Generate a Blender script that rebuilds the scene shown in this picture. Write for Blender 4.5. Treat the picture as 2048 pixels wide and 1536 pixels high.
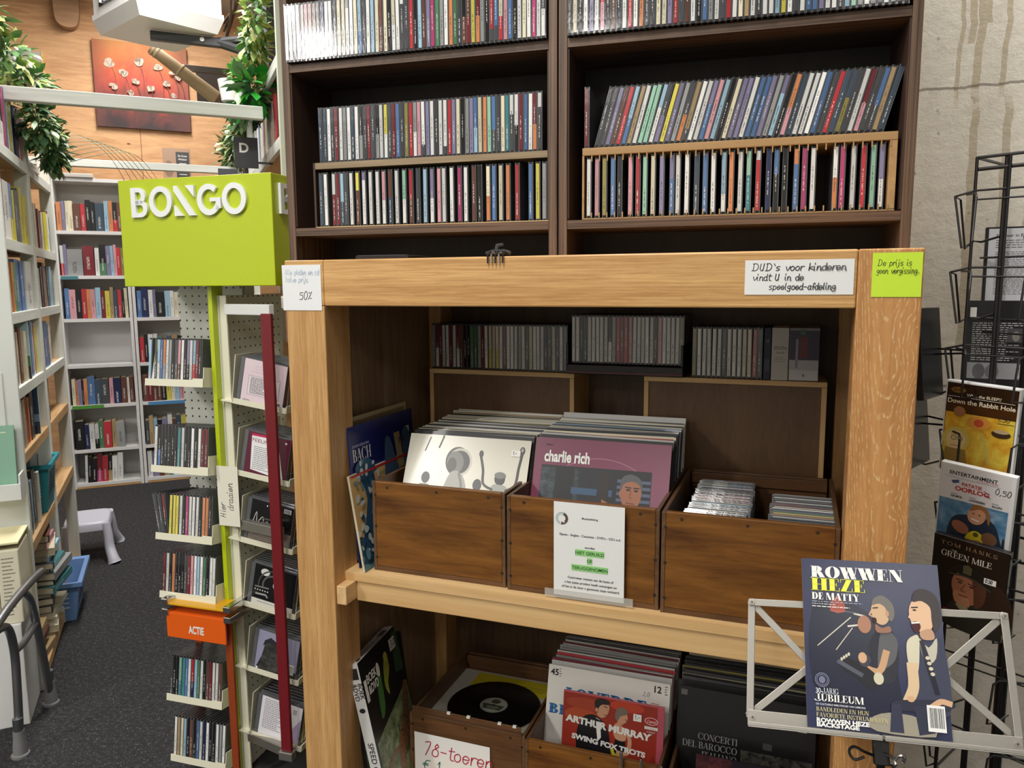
import bpy, math, random, bmesh
from mathutils import Matrix, Vector
random.seed(7)
for _o in list(bpy.data.objects): bpy.data.objects.remove(_o)
SC = bpy.context.scene; COL = SC.collection
R = math.radians
# ------------------------------------------------------------------ camera
FPX = 1538.0; PITCH = R(7.4); ROLL = R(0.38); EYE = 1.45
_f = Vector((0, math.cos(PITCH), -math.sin(PITCH)))
_u0 = Vector((0, math.sin(PITCH), math.cos(PITCH))); _r0 = Vector((1, 0, 0))
_r = _r0*math.cos(ROLL) - _u0*math.sin(ROLL); _u = _u0*math.cos(ROLL) + _r0*math.sin(ROLL)
cam = bpy.data.cameras.new('camera'); cam.sensor_fit = 'HORIZONTAL'; cam.sensor_width = 36
cam.lens = 36*FPX/2048; cam.clip_start = .02; cam.clip_end = 60
camo = bpy.data.objects.new('camera', cam); COL.objects.link(camo)
camo.matrix_world = Matrix(((_r.x, _u.x, -_f.x, 0), (_r.y, _u.y, -_f.y, 0), (_r.z, _u.z, -_f.z, EYE), (0, 0, 0, 1)))
SC.camera = camo
# ------------------------------------------------------------------ world, lights, exposure
W = bpy.data.worlds.new('world'); SC.world = W; W.use_nodes = True
W.node_tree.nodes['Background'].inputs[0].default_value = (.9, .95, 1, 1)
W.node_tree.nodes['Background'].inputs[1].default_value = .25
SC.view_settings.view_transform = 'Standard'; SC.view_settings.look = 'None'
SC.view_settings.gamma = 1; SC.view_settings.use_curve_mapping = False
SC.view_settings.exposure = 0.35
def area(name, loc, sx, sy, power, rotz=0, col=(1, .97, .92)):
    l = bpy.data.lights.new(name, 'AREA'); l.shape = 'RECTANGLE'; l.size = sx; l.size_y = sy
    l.energy = power; l.color = col
    o = bpy.data.objects.new(name, l); COL.objects.link(o); o.location = loc; o.rotation_euler = (0, 0, rotz)
    return o
CEIL = 3.55
LAMPS = [(-4.3, -2.0, R(45), 66), (0.5, -2.9, R(20), 24), (-2.3, -3.3, R(45), 46), (-3.45, -.75, R(45), 50), (-0.75, 0.25, R(60), 54),  # third one is an extra, added to fill from the left
         (-1.5, 3.35, R(114), 56), (-2.25, 5.0, R(114), 40), (1.45, 1.36, R(-20), 50)]  # last one added to brighten the upper concrete wall
for _x, _y, _a, _p in LAMPS:
    area('ceiling_lamp_light', (_x, _y, CEIL-.09), 1.2, .28, _p, _a)
# ------------------------------------------------------------------ colours and materials
def lin(c):
    c = c/255
    return c/12.92 if c <= .04045 else ((c+.055)/1.055)**2.4
def rgb(*c): return (lin(c[0]), lin(c[1]), lin(c[2]), 1)
PAL = dict(w=(225, 226, 224), W=(238, 240, 240), c=(222, 214, 186), g=(150, 152, 152), d=(72, 74, 78), k=(26, 26, 29), r=(184, 52, 60), R=(122, 38, 46),
           p=(214, 156, 166), m=(180, 66, 116), o=(206, 132, 84), y=(214, 202, 84), G=(80, 126, 92), T=(66, 134, 142), b=(82, 118, 168), B=(32, 42, 84),
           l=(156, 192, 214), v=(132, 126, 160), n=(106, 66, 54), t=(178, 152, 112), s=(62, 78, 96), u=(140, 132, 70), e=(150, 200, 176))
NAMES = dict(w='white', W='bright white', c='cream', g='grey', d='dark grey', k='black', r='red', R='maroon', p='pink', m='magenta', o='orange', y='yellow',
             G='green', T='teal', b='blue', B='navy blue', l='light blue', v='violet', n='brown', t='tan', s='slate blue', u='olive', e='pale green')
MATS = {}
class NT:
    def __init__(s, name):
        s.m = bpy.data.materials.new(name); s.m.use_nodes = True; s.t = s.m.node_tree
        s.b = s.t.nodes['Principled BSDF']; s.n = s.t.nodes; MATS[name] = s.m
    def add(s, ty, **k):
        n = s.n.new('ShaderNode'+ty)
        for a, v in k.items(): setattr(n, a, v)
        return n
    def ln(s, a, b): s.t.links.new(a, b)
    def set(s, **k):
        for a, v in k.items(): s.b.inputs[a.replace('_', ' ')].default_value = v
        return s
    def coord(s, scale=(1, 1, 1), loc=(0, 0, 0), kind='Object'):
        tc = s.add('TexCoord'); mp = s.add('Mapping'); s.ln(tc.outputs[kind], mp.inputs[0])
        mp.inputs['Scale'].default_value = scale; mp.inputs['Location'].default_value = loc
        return mp.outputs[0]
    def noise(s, vec, scale, detail=4, rough=.6, dist=0):
        n = s.add('TexNoise'); n.inputs['Scale'].default_value = scale; n.inputs['Detail'].default_value = detail
        n.inputs['Roughness'].default_value = rough; n.inputs['Distortion'].default_value = dist; s.ln(vec, n.inputs['Vector'])
        return n.outputs['Fac']
    def ramp(s, fac, stops):
        r = s.add('ValToRGB'); s.ln(fac, r.inputs[0]); e = r.color_ramp.elements
        while len(e) < len(stops): e.new(.5)
        for i, (p, c) in enumerate(stops): e[i].position = p; e[i].color = c
        return r.outputs[0]
    def mix(s, fac, a, b, mode='MIX'):
        m = s.add('Mix', data_type='RGBA', blend_type=mode)
        for i, v in ((0, fac), (6, a), (7, b)):
            if hasattr(v, 'links') or hasattr(v, 'is_linked'): s.ln(v, m.inputs[i])
            else: m.inputs[i].default_value = v
        return m.outputs[2]
    def mth(s, op, a, b=None, c=None):
        m = s.add('Math', operation=op)
        for i, v in enumerate((a, b, c)):
            if v is None: continue
            if hasattr(v, 'is_linked'): s.ln(v, m.inputs[i])
            else: m.inputs[i].default_value = v
        return m.outputs[0]
    def col(s, o): s.ln(o, s.b.inputs['Base Color']); return s
    def bump(s, fac, strength=.2, dist=.002):
        b = s.add('Bump'); b.inputs['Strength'].default_value = strength; b.inputs['Distance'].default_value = dist
        s.ln(fac, b.inputs['Height']); s.ln(b.outputs[0], s.b.inputs['Normal']); return s
def solid(r, g, b, rough=.5, metal=0.0, coat=0.0, tag=''):
    nm = f'solid_{r}_{g}_{b}_{rough}_{metal}_{coat}{tag}'
    if nm in MATS: return MATS[nm]
    t = NT(nm).set(Base_Color=rgb(r, g, b), Roughness=rough, Metallic=metal, Coat_Weight=coat)
    return t.m
def PR(r, g, b, rough=.4): return solid(r, g, b, rough)
def wood(name, c1, c2, axis, fine=90, rough=.45, stretch=.05, pores=.5, fleck=None, big=7):
    t = NT(name); sc = [1, 1, 1]; sc['xyz'.index(axis)] = stretch
    v = t.coord(sc)
    f1 = t.noise(v, fine, 5, .65, .4); f2 = t.noise(v, big, 3, .5, 1.2)
    f = t.mth('ADD', t.mth('MULTIPLY', f1, .6), t.mth('MULTIPLY', f2, .4))
    c = t.ramp(f, [(.36, rgb(*c1)), (.64, rgb(*c2))])
    p = t.noise(v, fine*3.2, 3, .7)
    pm = t.ramp(p, [(.56, (1, 1, 1, 1)), (.72, (1-pores*.6, 1-pores*.7, 1-pores*.8, 1))])
    c = t.mix(1.0, c, pm, 'MULTIPLY')
    if fleck:
        tc = t.add('TexCoord'); sp = t.add('SeparateXYZ'); t.ln(tc.outputs['Object'], sp.inputs[0]); nz = t.noise(t.coord((1, 1, .5)), 9, 3, .6)
        d = t.mth('ADD', t.mth('SUBTRACT', sp.outputs[0], 1.222), t.mth('MULTIPLY', t.mth('SUBTRACT', nz, .5), .05))
        gg = t.mth('ADD', t.mth('ADD', t.mth('MULTIPLY', t.mth('MULTIPLY', d, d), 900), t.mth('MULTIPLY', sp.outputs[2], -5.5)), t.mth('MULTIPLY', nz, 3.5))
        band = t.ramp(t.mth('FRACT', t.mth('MULTIPLY', gg, 2.6)), [(.55, (0, 0, 0, 1)), (.68, (1, 1, 1, 1)), (.78, (1, 1, 1, 1)), (.9, (0, 0, 0, 1))])
        g = t.noise(t.coord((1, 1, .22)), 260, 2, .6)
        ff = t.mth('MULTIPLY', band, t.ramp(g, [(.44, (0, 0, 0, 1)), (.6, (.85, .85, .85, 1))]))
        c = t.mix(ff, c, rgb(*fleck))
    t.col(c); t.set(Roughness=rough); t.bump(f1, .12, .001)
    return t.m
OAK_X = wood('oak_along_x', (180, 132, 76), (226, 182, 120), 'x', 230, .42, .03, .45, big=30)
OAK_Z = wood('oak_along_z', (176, 130, 76), (218, 174, 116), 'z', 230, .45, .035, .45, big=30)
OAK_LIME = wood('limed_oak_along_z', (170, 114, 62), (206, 152, 92), 'z', 70, .5, .06, .3, fleck=(226, 192, 140))
OAK_IN = wood('dark_veneer', (122, 98, 74), (160, 132, 102), 'z', 60, .55, .08, .3)
OAK_BACK = wood('dark_back_panel', (70, 52, 34), (100, 76, 50), 'z', 60, .5, .08, .3)
PINE_X = wood('pine_along_x', (206, 164, 108), (232, 200, 148), 'x', 34, .55, .03, .12, big=14)
PINE_Y = wood('pine_along_y', (200, 158, 104), (230, 196, 146), 'y', 34, .55, .05, .12, big=14)
CRATE = wood('stained_oak_crate', (84, 50, 20), (140, 92, 38), 'x', 46, .35, .1, .5, big=9)
CRATE_D = wood('stained_dark_crate', (70, 46, 26), (112, 76, 46), 'x', 46, .4, .1, .4)
CRATE_Y = wood('stained_crate_sides', (78, 54, 34), (118, 86, 58), 'y', 46, .45, .1, .4)
WAL_X = wood('walnut_ply_edge_x', (40, 28, 22), (124, 96, 74), 'x', 230, .5, .012, .3, big=120)
WAL_Z = wood('walnut_ply_edge_z', (40, 28, 22), (124, 96, 74), 'z', 230, .5, .012, .3, big=120)
WAL_D = wood('walnut_panel', (52, 36, 28), (76, 54, 42), 'z', 40, .55, .1, .2)
WAL_B = wood('walnut_back', (42, 36, 32), (52, 45, 40), 'z', 40, .6, .1, .1)
GREYW = wood('whitewashed_wood_x', (196, 200, 194), (228, 230, 224), 'x', 60, .6, .03, .15, big=9)
GREYW_Y = wood('whitewashed_wood_y', (196, 200, 194), (228, 230, 224), 'y', 60, .6, .03, .15, big=9)
GREYW_Z = wood('whitewashed_wood_z', (196, 198, 190), (226, 228, 220), 'z', 60, .6, .03, .15, big=9)
SHELFW = wood('shelf_board_wood', (176, 136, 90), (212, 176, 128), 'y', 60, .55, .06, .2)
HARDB = wood('brown_hardboard', (84, 58, 34), (104, 74, 46), 'z', 110, .45, .2, .2)
def stick_mat(name, two=True, rough=.16, coat=.6, ink=True, wrap=0.22):
    # printed spine: the colour is the object's own, lettering is a fine pattern along it
    t = NT(name); oi = t.add('ObjectInfo'); c = oi.outputs['Color']
    if two:
        a2 = t.add('Attribute', attribute_type='OBJECT', attribute_name='c2'); sp = t.add('Attribute', attribute_type='OBJECT', attribute_name='split')
        tc = t.add('TexCoord'); sx = t.add('SeparateXYZ'); t.ln(tc.outputs['Generated'], sx.inputs[0]); z = sx.outputs[2]
        c = t.mix(t.mth('LESS_THAN', z, sp.outputs['Fac']), c, a2.outputs['Color'])
    if ink:
        bw = t.add('RGBToBW'); t.ln(c, bw.inputs[0]); lum = bw.outputs[0]
        inkc = t.mix(t.mth('GREATER_THAN', lum, .22), (.75, .75, .72, 1), (.05, .05, .06, 1))
        rn = oi.outputs['Random']
        mp = t.add('Mapping'); tc2 = t.add('TexCoord'); t.ln(tc2.outputs['Object'], mp.inputs[0]); mp.inputs['Scale'].default_value = (260, 0, 520)
        cb = t.add('CombineXYZ'); t.ln(t.mth('MULTIPLY', rn, 900), cb.inputs[2]); t.ln(cb.outputs[0], mp.inputs['Location'])
        n = t.add('TexNoise'); n.inputs['Scale'].default_value = 1; n.inputs['Detail'].default_value = 1; t.ln(mp.outputs[0], n.inputs['Vector'])
        ox = t.add('SeparateXYZ'); t.ln(tc2.outputs['Generated'], ox.inputs[0])
        inx = t.mth('LESS_THAN', t.mth('ABSOLUTE', t.mth('SUBTRACT', ox.outputs[0], .46)), .13)
        lo = t.mth('MULTIPLY', rn, .35); hi = t.mth('ADD', lo, .42)
        inz = t.mth('MULTIPLY', t.mth('GREATER_THAN', ox.outputs[2], lo), t.mth('LESS_THAN', ox.outputs[2], hi))
        msk = t.mth('MULTIPLY', t.mth('MULTIPLY', inx, inz), t.mth('GREATER_THAN', n.outputs['Fac'], .5))
        c = t.mix(t.mth('MULTIPLY', msk, .8), c, inkc)
    t.col(c); t.set(Roughness=rough, Coat_Weight=coat, Coat_Roughness=.05)
    if wrap:
        w = t.noise(t.coord((70, 70, 26)), 1, 2, .5)
        t.bump(w, wrap, .003)
    return t.m
SPINE = stick_mat('printed_spine')
BOOKM = stick_mat('printed_cover', rough=.4, coat=.15, wrap=0)
OBJC = stick_mat('printed_plain', two=False, rough=.45, coat=.1, ink=False, wrap=0)
def plastics():
    t = NT('clear_case_plastic').set(Base_Color=rgb(92, 94, 98), Roughness=.12, Coat_Weight=.5)
    w = t.noise(t.coord((60, 60, 60)), 1, 2); t.bump(w, .15, .002)
    NT('case_tray_plastic').set(Base_Color=rgb(16, 16, 18), Roughness=.3)
plastics(); CLEARP = MATS['clear_case_plastic']; TRAYP = MATS['case_tray_plastic']
PAGES = NT('book_pages').set(Base_Color=rgb(226, 214, 188), Roughness=.8).m
def metalm(name, c, rough, nz=0):
    t = NT(name).set(Base_Color=rgb(*c), Metallic=1.0, Roughness=rough)
    if nz: t.bump(t.noise(t.coord((1, 1, 1)), 160, 4), nz, .0006)
    return t.m
ALU = metalm('brushed_aluminium', (176, 173, 166), .5, .2)
CHROME = metalm('chrome_steel', (210, 210, 212), .15)
STEELG = metalm('grey_anodised_tube', (150, 152, 156), .4)
BRASSY = metalm('aged_brass', (120, 104, 78), .35)
BLACKW = solid(22, 22, 24, .3)
IVORY = solid(228, 226, 204, .35)
WHITEP = solid(226, 228, 226, .4)
LIME = NT('lime_green_acrylic').set(Base_Color=rgb(186, 204, 14), Roughness=.22, Coat_Weight=.3).m
LETW = solid(240, 244, 246, .35)
def peg_mat():
    t = NT('perforated_white_steel'); tc = t.add('TexCoord'); sp = t.add('SeparateXYZ'); t.ln(tc.outputs['Object'], sp.inputs[0])
    P = .0235; H = .0052
    def cell(o): return t.mth('LESS_THAN', t.mth('ABSOLUTE', t.mth('SUBTRACT', t.mth('FRACT', t.mth('MULTIPLY', o, 1/P)), .5)), H/2/P)
    hor = t.mth('ADD', sp.outputs[0], sp.outputs[1])
    m = t.mth('MULTIPLY', cell(hor), cell(sp.outputs[2]))
    t.col(t.mix(m, rgb(222, 224, 216), rgb(26, 26, 26))); t.set(Roughness=.35); return t.m
PEG = peg_mat()
def carpet():
    t = NT('charcoal_loop_carpet'); v = t.coord((1, 1, 1))
    n = t.noise(v, 210, 3, .8); n2 = t.noise(v, 70, 3, .7)
    t.col(t.ramp(t.mth('MULTIPLY', n, t.mth('ADD', n2, .5)), [(.35, rgb(18, 18, 20)), (.58, rgb(50, 50, 53)), (.7, rgb(120, 120, 122))])); t.set(Roughness=.95)
    t.bump(n, .9, .006); return t.m
def plywood():
    t = NT('plywood_wall'); v = t.coord((.14, 1, 1)); f = t.noise(v, 14, 5, .6, 1.6); g = t.noise(v, 80, 3, .6)
    c = t.ramp(t.mth('ADD', t.mth('MULTIPLY', f, .7), t.mth('MULTIPLY', g, .3)), [(.34, rgb(178, 130, 88)), (.62, rgb(210, 164, 118))])
    vo = t.add('TexVoronoi'); t.ln(t.coord((2.6, 1, 5.2)), vo.inputs['Vector']); vo.inputs['Scale'].default_value = 1.3
    k = t.ramp(vo.outputs['Distance'], [(.035, (1, 1, 1, 1)), (.06, (0, 0, 0, 1))])
    c = t.mix(k, c, rgb(92, 52, 26))
    tc = t.add('TexCoord'); sp = t.add('SeparateXYZ'); t.ln(tc.outputs['Object'], sp.inputs[0])
    seam = t.mth('LESS_THAN', t.mth('ABSOLUTE', t.mth('SUBTRACT', sp.outputs[0], -.11)), .004)
    seam2 = t.mth('LESS_THAN', t.mth('ABSOLUTE', t.mth('SUBTRACT', sp.outputs[0], 1.11)), .004)
    seam3 = t.mth('LESS_THAN', t.mth('ABSOLUTE', t.mth('SUBTRACT', sp.outputs[2], 2.6)), .004)
    sm = t.mth('MAXIMUM', seam, seam2)
    c = t.mix(t.mth('MULTIPLY', sm, .6), c, rgb(110, 66, 36))
    t.col(c); t.set(Roughness=.6); return t.m
def concrete():
    t = NT('stained_concrete'); v = t.coord((1, 1, 1)); a = t.noise(v, 2.2, 5, .6); b = t.noise(v, 30, 4, .7)
    c = t.ramp(t.mth('ADD', t.mth('MULTIPLY', a, .65), t.mth('MULTIPLY', b, .35)), [(.35, rgb(196, 189, 174)), (.65, rgb(222, 217, 205))])
    tc = t.add('TexCoord'); sp = t.add('SeparateXYZ'); t.ln(tc.outputs['Object'], sp.inputs[0])
    X = t.mth('ADD', 1.076, t.mth('MULTIPLY', t.mth('SUBTRACT', sp.outputs[0], 1.076), .963)); Z = t.mth('ADD', 1.45, t.mth('MULTIPLY', t.mth('SUBTRACT', sp.outputs[2], 1.45), .963))
    wob = t.mth('MULTIPLY', t.mth('SUBTRACT', t.noise(t.coord((0, 0, 1)), 7, 3), .5), .035)
    Xw = t.mth('ADD', X, wob)
    def near(o, x0, w): return t.mth('LESS_THAN', t.mth('ABSOLUTE', t.mth('SUBTRACT', o, x0)), w)
    def drip(x0, w, z0, z1): return t.mth('MULTIPLY', near(Xw, x0, w), t.mth('MULTIPLY', t.mth('GREATER_THAN', Z, z0), t.mth('LESS_THAN', Z, z1)))
    m = drip(1.43, .008, 1.3, 4)
    for d in ((1.412, .007, 1.98, 4), (1.392, .0045, 1.84, 2.1), (1.435, .013, 2.02, 4), (1.482, .0055, 1.86, 4), (1.495, .008, 1.2, 1.86), (1.55, .012, 1.2, 4), (1.70, .02, 1.3, 4)): m = t.mth('MAXIMUM', m, drip(*d))
    m = t.mth('MULTIPLY', m, t.mth('ADD', .3, t.mth('MULTIPLY', b, .5)))
    c = t.mix(m, c, rgb(156, 136, 98))
    zc = t.mth('ADD', Z, t.mth('MULTIPLY', t.mth('SUBTRACT', t.noise(t.coord((1, 0, 0)), 16, 4), .5), .02))
    jt = t.mth('MAXIMUM', near(zc, 1.887, .003), near(zc, 1.205, .003))
    pale = t.mth('MULTIPLY', near(zc, 1.855, .025), t.mth('GREATER_THAN', b, .45))
    c = t.mix(t.mth('MULTIPLY', pale, .6), c, rgb(214, 208, 194))
    c = t.mix(t.mth('MULTIPLY', jt, .65), c, rgb(92, 84, 70))
    pit = t.ramp(t.noise(v, 26, 2, .4), [(.73, (0, 0, 0, 1)), (.76, (1, 1, 1, 1))])
    c = t.mix(t.mth('MULTIPLY', pit, .6), c, rgb(84, 76, 62))
    t.col(c); t.set(Roughness=.9); t.bump(b, .25, .006); return t.m
# ------------------------------------------------------------------ mesh building
FONTC = {}
def font2d(s, off=0.0):
    k = (s, off)
    if k in FONTC: return FONTC[k]
    cu = bpy.data.curves.new('t', 'FONT'); cu.body = s; cu.size = 1; cu.offset = off; cu.resolution_u = 4; cu.fill_mode = 'FRONT'
    o = bpy.data.objects.new('t', cu); COL.objects.link(o)
    dg = bpy.context.evaluated_depsgraph_get(); me = bpy.data.meshes.new_from_object(o.evaluated_get(dg))
    vs = [(v.co.x, v.co.y) for v in me.vertices]; fs = [tuple(p.vertices) for p in me.polygons]
    bpy.data.objects.remove(o); bpy.data.curves.remove(cu); bpy.data.meshes.remove(me)
    FONTC[k] = (vs, fs); return FONTC[k]
def catmull(pts, n=6, closed=False):
    if len(pts) < 3: return list(pts)
    out = []; N = len(pts); rng = range(N if closed else N-1)
    for i in rng:
        g = lambda j: pts[j % N] if closed else pts[max(0, min(N-1, j))]
        p0, p1, p2, p3 = g(i-1), g(i), g(i+1), g(i+2)
        for k in range(n):
            t = k/n; out.append(tuple(.5*((2*b)+(-a+c)*t+(2*a-5*b+4*c-d)*t*t+(-a+3*b-3*c+d)*t**3) for a, b, c, d in zip(p0, p1, p2, p3)))
    if not closed: out.append(tuple(pts[-1]))
    return out
class MB:
    def __init__(s): s.v = []; s.f = []; s.fm = []; s.sm = []; s.mats = []; s.M = Matrix(); s.lay = 0; s.EPS = .00007
    def mi(s, m):
        if m not in s.mats: s.mats.append(m)
        return s.mats.index(m)
    def vert(s, p): s.v.append(s.M @ Vector(p)); return len(s.v)-1
    def face(s, pts, m, sm=False):
        ids = [s.vert(p) for p in pts]; s.f.append(ids); s.fm.append(s.mi(m)); s.sm.append(sm)
    def poly(s, vs, fs, m, sm=False):
        b = len(s.v)
        for p in vs: s.vert(p)
        k = s.mi(m)
        for f in fs: s.f.append([b+i for i in f]); s.fm.append(k); s.sm.append(sm)
    def box(s, x0, x1, y0, y1, z0, z1, m, M=None):
        vs = [(x0, y0, z0), (x1, y0, z0), (x1, y1, z0), (x0, y1, z0), (x0, y0, z1), (x1, y0, z1), (x1, y1, z1), (x0, y1, z1)]
        if M is not None: vs = [tuple(M @ Vector(p)) for p in vs]
        s.poly(vs, [(0, 3, 2, 1), (4, 5, 6, 7), (0, 1, 5, 4), (1, 2, 6, 5), (2, 3, 7, 6), (3, 0, 4, 7)], m)
    def tube(s, pts, r, m, n=10, closed=False, caps=True, sq=1.0):
        P = [Vector(p) for p in pts]; N = len(P); rr = r if isinstance(r, (list, tuple)) else [r]*N
        base = len(s.v); k = s.mi(m); up = None
        for i in range(N):
            if closed: d = P[(i+1) % N]-P[i-1]
            else: d = P[min(i+1, N-1)]-P[max(i-1, 0)]
            d.normalize()
            if up is None:
                up = Vector((0, 0, 1)) if abs(d.z) < .9 else Vector((1, 0, 0))
            a = d.cross(up)
            if a.length < 1e-6: a = d.orthogonal()
            a.normalize(); b = a.cross(d).normalized(); up = b
            for j in range(n):
                t = 2*math.pi*j/n; s.vert(P[i]+a*math.cos(t)*rr[i]+b*math.sin(t)*rr[i]*sq)
        for i in range(N if closed else N-1):
            i2 = (i+1) % N
            for j in range(n):
                j2 = (j+1) % n; s.f.append([base+i*n+j, base+i2*n+j, base+i2*n+j2, base+i*n+j2]); s.fm.append(k); s.sm.append(True)
        if caps and not closed:
            s.f.append([base+j for j in range(n)]); s.fm.append(k); s.sm.append(False)
            s.f.append([base+(N-1)*n+j for j in reversed(range(n))]); s.fm.append(k); s.sm.append(False)
    def prism(s, pts, y0, y1, m):     # outline in x,z pushed from y0 to y1
        n = len(pts); vs = [(x, y0, z) for x, z in pts]+[(x, y1, z) for x, z in pts]
        s.poly(vs, [tuple(range(n)), tuple(range(2*n-1, n-1, -1))]+[(i, n+i, n+(i+1) % n, (i+1) % n) for i in range(n)], m)
    def strip(s, A, B, y0, y1, m, closed=False):   # solid band between two outlines
        n = len(A); vs = [(x, y0, z) for x, z in A]+[(x, y0, z) for x, z in B]+[(x, y1, z) for x, z in A]+[(x, y1, z) for x, z in B]; fs = []
        for i in range(n if closed else n-1):
            j = (i+1) % n; fs += [(i, j, n+j, n+i), (2*n+i, 3*n+i, 3*n+j, 2*n+j), (i, 2*n+i, 2*n+j, j), (n+i, n+j, 3*n+j, 3*n+i)]
        if not closed: fs += [(0, n, 3*n, 2*n), (n-1, 3*n-1, 4*n-1, 2*n-1)]
        s.poly(vs, fs, m)
    # ---- flat printing on the plane y = 0 facing -y, layer above layer
    def up(s): s.lay += 1; return -s.lay*s.EPS
    def pol(s, pts, m, smooth=0):
        if smooth: pts = catmull(pts, smooth, True)
        y = s.up(); s.face([(x, y, z) for x, z in pts], m)
    def rect(s, x0, x1, z0, z1, m): s.pol([(x0, z0), (x1, z0), (x1, z1), (x0, z1)], m)
    def ell(s, cx, cz, rx, rz, m, rot=0, n=22):
        c, q = math.cos(rot), math.sin(rot)
        s.pol([(cx+rx*math.cos(t)*c-rz*math.sin(t)*q, cz+rx*math.cos(t)*q+rz*math.sin(t)*c) for t in (2*math.pi*i/n for i in range(n))], m)
    def ring(s, cx, cz, r0, r1, m, n=28, a0=0, a1=2*math.pi, sx=1):
        y = s.up(); ts = [a0+(a1-a0)*i/n for i in range(n+1)]
        vs = [(cx+sx*r0*math.cos(t), y, cz+r0*math.sin(t)) for t in ts]+[(cx+sx*r1*math.cos(t), y, cz+r1*math.sin(t)) for t in ts]
        s.poly(vs, [(i, i+1, n+2+i, n+1+i) for i in range(n)], m)
    def line(s, pts, w, m, smooth=0):
        if smooth: pts = catmull(pts, smooth)
        y = s.up(); P = [Vector(p) for p in pts]; n = len(P); vs = []
        for i in range(n):
            d = P[min(i+1, n-1)]-P[max(i-1, 0)]
            if d.length < 1e-9: d = Vector((1, 0))
            d.normalize(); q = Vector((-d.y, d.x))*w/2
            a, b = P[i]+q, P[i]-q
            if i == 0: a -= d*w/2; b -= d*w/2
            if i == n-1: a += d*w/2; b += d*w/2
            vs += [(a.x, y, a.y), (b.x, y, b.y)]
        s.poly(vs, [(2*i, 2*i+1, 2*i+3, 2*i+2) for i in range(n-1)], m)
    def txt(s, t, x, z, size, m, bold=0.0, sx=1.0, shear=0.0, align='l', fit=None, rot=0):
        vs, fs = font2d(t, bold)
        if not vs: return
        x0 = min(v[0] for v in vs); x1 = max(v[0] for v in vs); wd = x1-x0
        if fit: sx = fit/(wd*size)
        off = {'l': -x0, 'c': -(x0+x1)/2, 'r': -x1}[align]; y = s.up(); c, q = math.cos(rot), math.sin(rot); out = []
        for a, b in vs:
            px = ((a+off)+shear*b)*size*sx; pz = b*size; out.append((x+px*c-pz*q, y, z+px*q+pz*c))
        s.poly(out, fs, m)
    def lines(s, x0, x1, z1, z0, n, h, m, seed=0, center=False):    # small print: rows of dashes
        rd = random.Random(seed)
        for i in range(n):
            z = z1-(z1-z0)*i/max(1, n-1); w = (x1-x0)*rd.uniform(.55, 1); a = (x0+x1-w)/2 if center else x0
            y = s.up(); xx = a
            while xx < a+w:
                d = rd.uniform(.02, .07)*(x1-x0)*1.5; e = min(xx+d, a+w); s.face([(xx, y, z), (e, y, z), (e, y, z+h), (xx, y, z+h)], m); xx = e+(x1-x0)*.02
            s.lay -= 1
        s.lay += 1
    def build(s, name, M=None, parent=None, label=None, cat=None, group=None, kind=None, bevel=0, bseg=2, autos=True):
        me = bpy.data.meshes.new(name); me.from_pydata([tuple(v) for v in s.v], [], s.f)
        for m in s.mats: me.materials.append(m)
        me.polygons.foreach_set('material_index', s.fm); me.polygons.foreach_set('use_smooth', s.sm); me.update()
        if any(s.sm): me.set_sharp_from_angle(angle=R(40))
        o = bpy.data.objects.new(name, me); COL.objects.link(o)
        if parent is not None: o.parent = parent
        if M is not None:
            if parent is not None: o.matrix_local = M
            else: o.matrix_world = M
        tag(o, label, cat, group, kind)
        if bevel:
            b = o.modifiers.new('b', 'BEVEL'); b.width = bevel; b.segments = bseg; b.limit_method = 'ANGLE'; b.angle_limit = R(40)
        return o
def tag(o, label=None, cat=None, group=None, kind=None):
    if label and len(label.split()) > 16 and ' and ' in label: i = label.index(' and '); label = label[:i]+' '+label[i+5:].split(' ', 1)[1]
    if label: o['label'] = label
    if cat: o['category'] = cat
    if group: o['group'] = group
    if kind: o['kind'] = kind
    return o
def thing(name, label, cat, M=None, group=None):
    o = bpy.data.objects.new(name, None); COL.objects.link(o); o.empty_display_size = .05
    if M is not None: o.matrix_world = M
    return tag(o, label, cat, group)
def obox(name, parent, dims, m, bevel=0, M=None, **k):
    b = MB(); b.box(*dims, m); return b.build(name, M, parent, bevel=bevel, **k)
def T(x, y, z): return Matrix.Translation((x, y, z))
def RX(a): return Matrix.Rotation(R(a), 4, 'X')
def RY(a): return Matrix.Rotation(R(a), 4, 'Y')
def RZ(a): return Matrix.Rotation(R(a), 4, 'Z')
def frame(yaw, x, y): return T(x, y, 0) @ RZ(-yaw)
CAB = frame(20.5, -.5034, 1.7256)          # shelf cabinet: x along its front, y into it
BK = CAB @ T(-.058, .1, 0) @ RZ(4.5)       # the CD bookcase that stands on it, a little askew
AIS = frame(-24, 0, 0)                     # the aisle: y runs down it
BON = frame(17, -1.04, 2.087)              # revolving CD stand
RK = frame(50, .87, 1.53)                  # wire DVD rack
ONES = 'zeroth first second third fourth fifth sixth seventh eighth ninth tenth eleventh twelfth thirteenth fourteenth fifteenth sixteenth seventeenth eighteenth nineteenth'.split()
TENS = {20: 'twent', 30: 'thirt', 40: 'fort', 50: 'fift', 60: 'sixt'}
def ordw(n):
    if n < 20: return ONES[n]
    a, b = n//10*10, n % 10
    return TENS[a]+('ieth' if b == 0 else 'y-'+ONES[b])
def setcol(o, c, c2=None, split=0.0, jit=.12):
    q = PAL[c]; j = random.uniform(1-jit, 1+jit*.5); o.color = (lin(min(255, q[0]*j)), lin(min(255, q[1]*j)), lin(min(255, q[2]*j)), 1)
    k = PAL[c2 or c]; o['c2'] = [lin(k[0]), lin(k[1]), lin(k[2])]; o['split'] = float(split)
    return o
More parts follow.
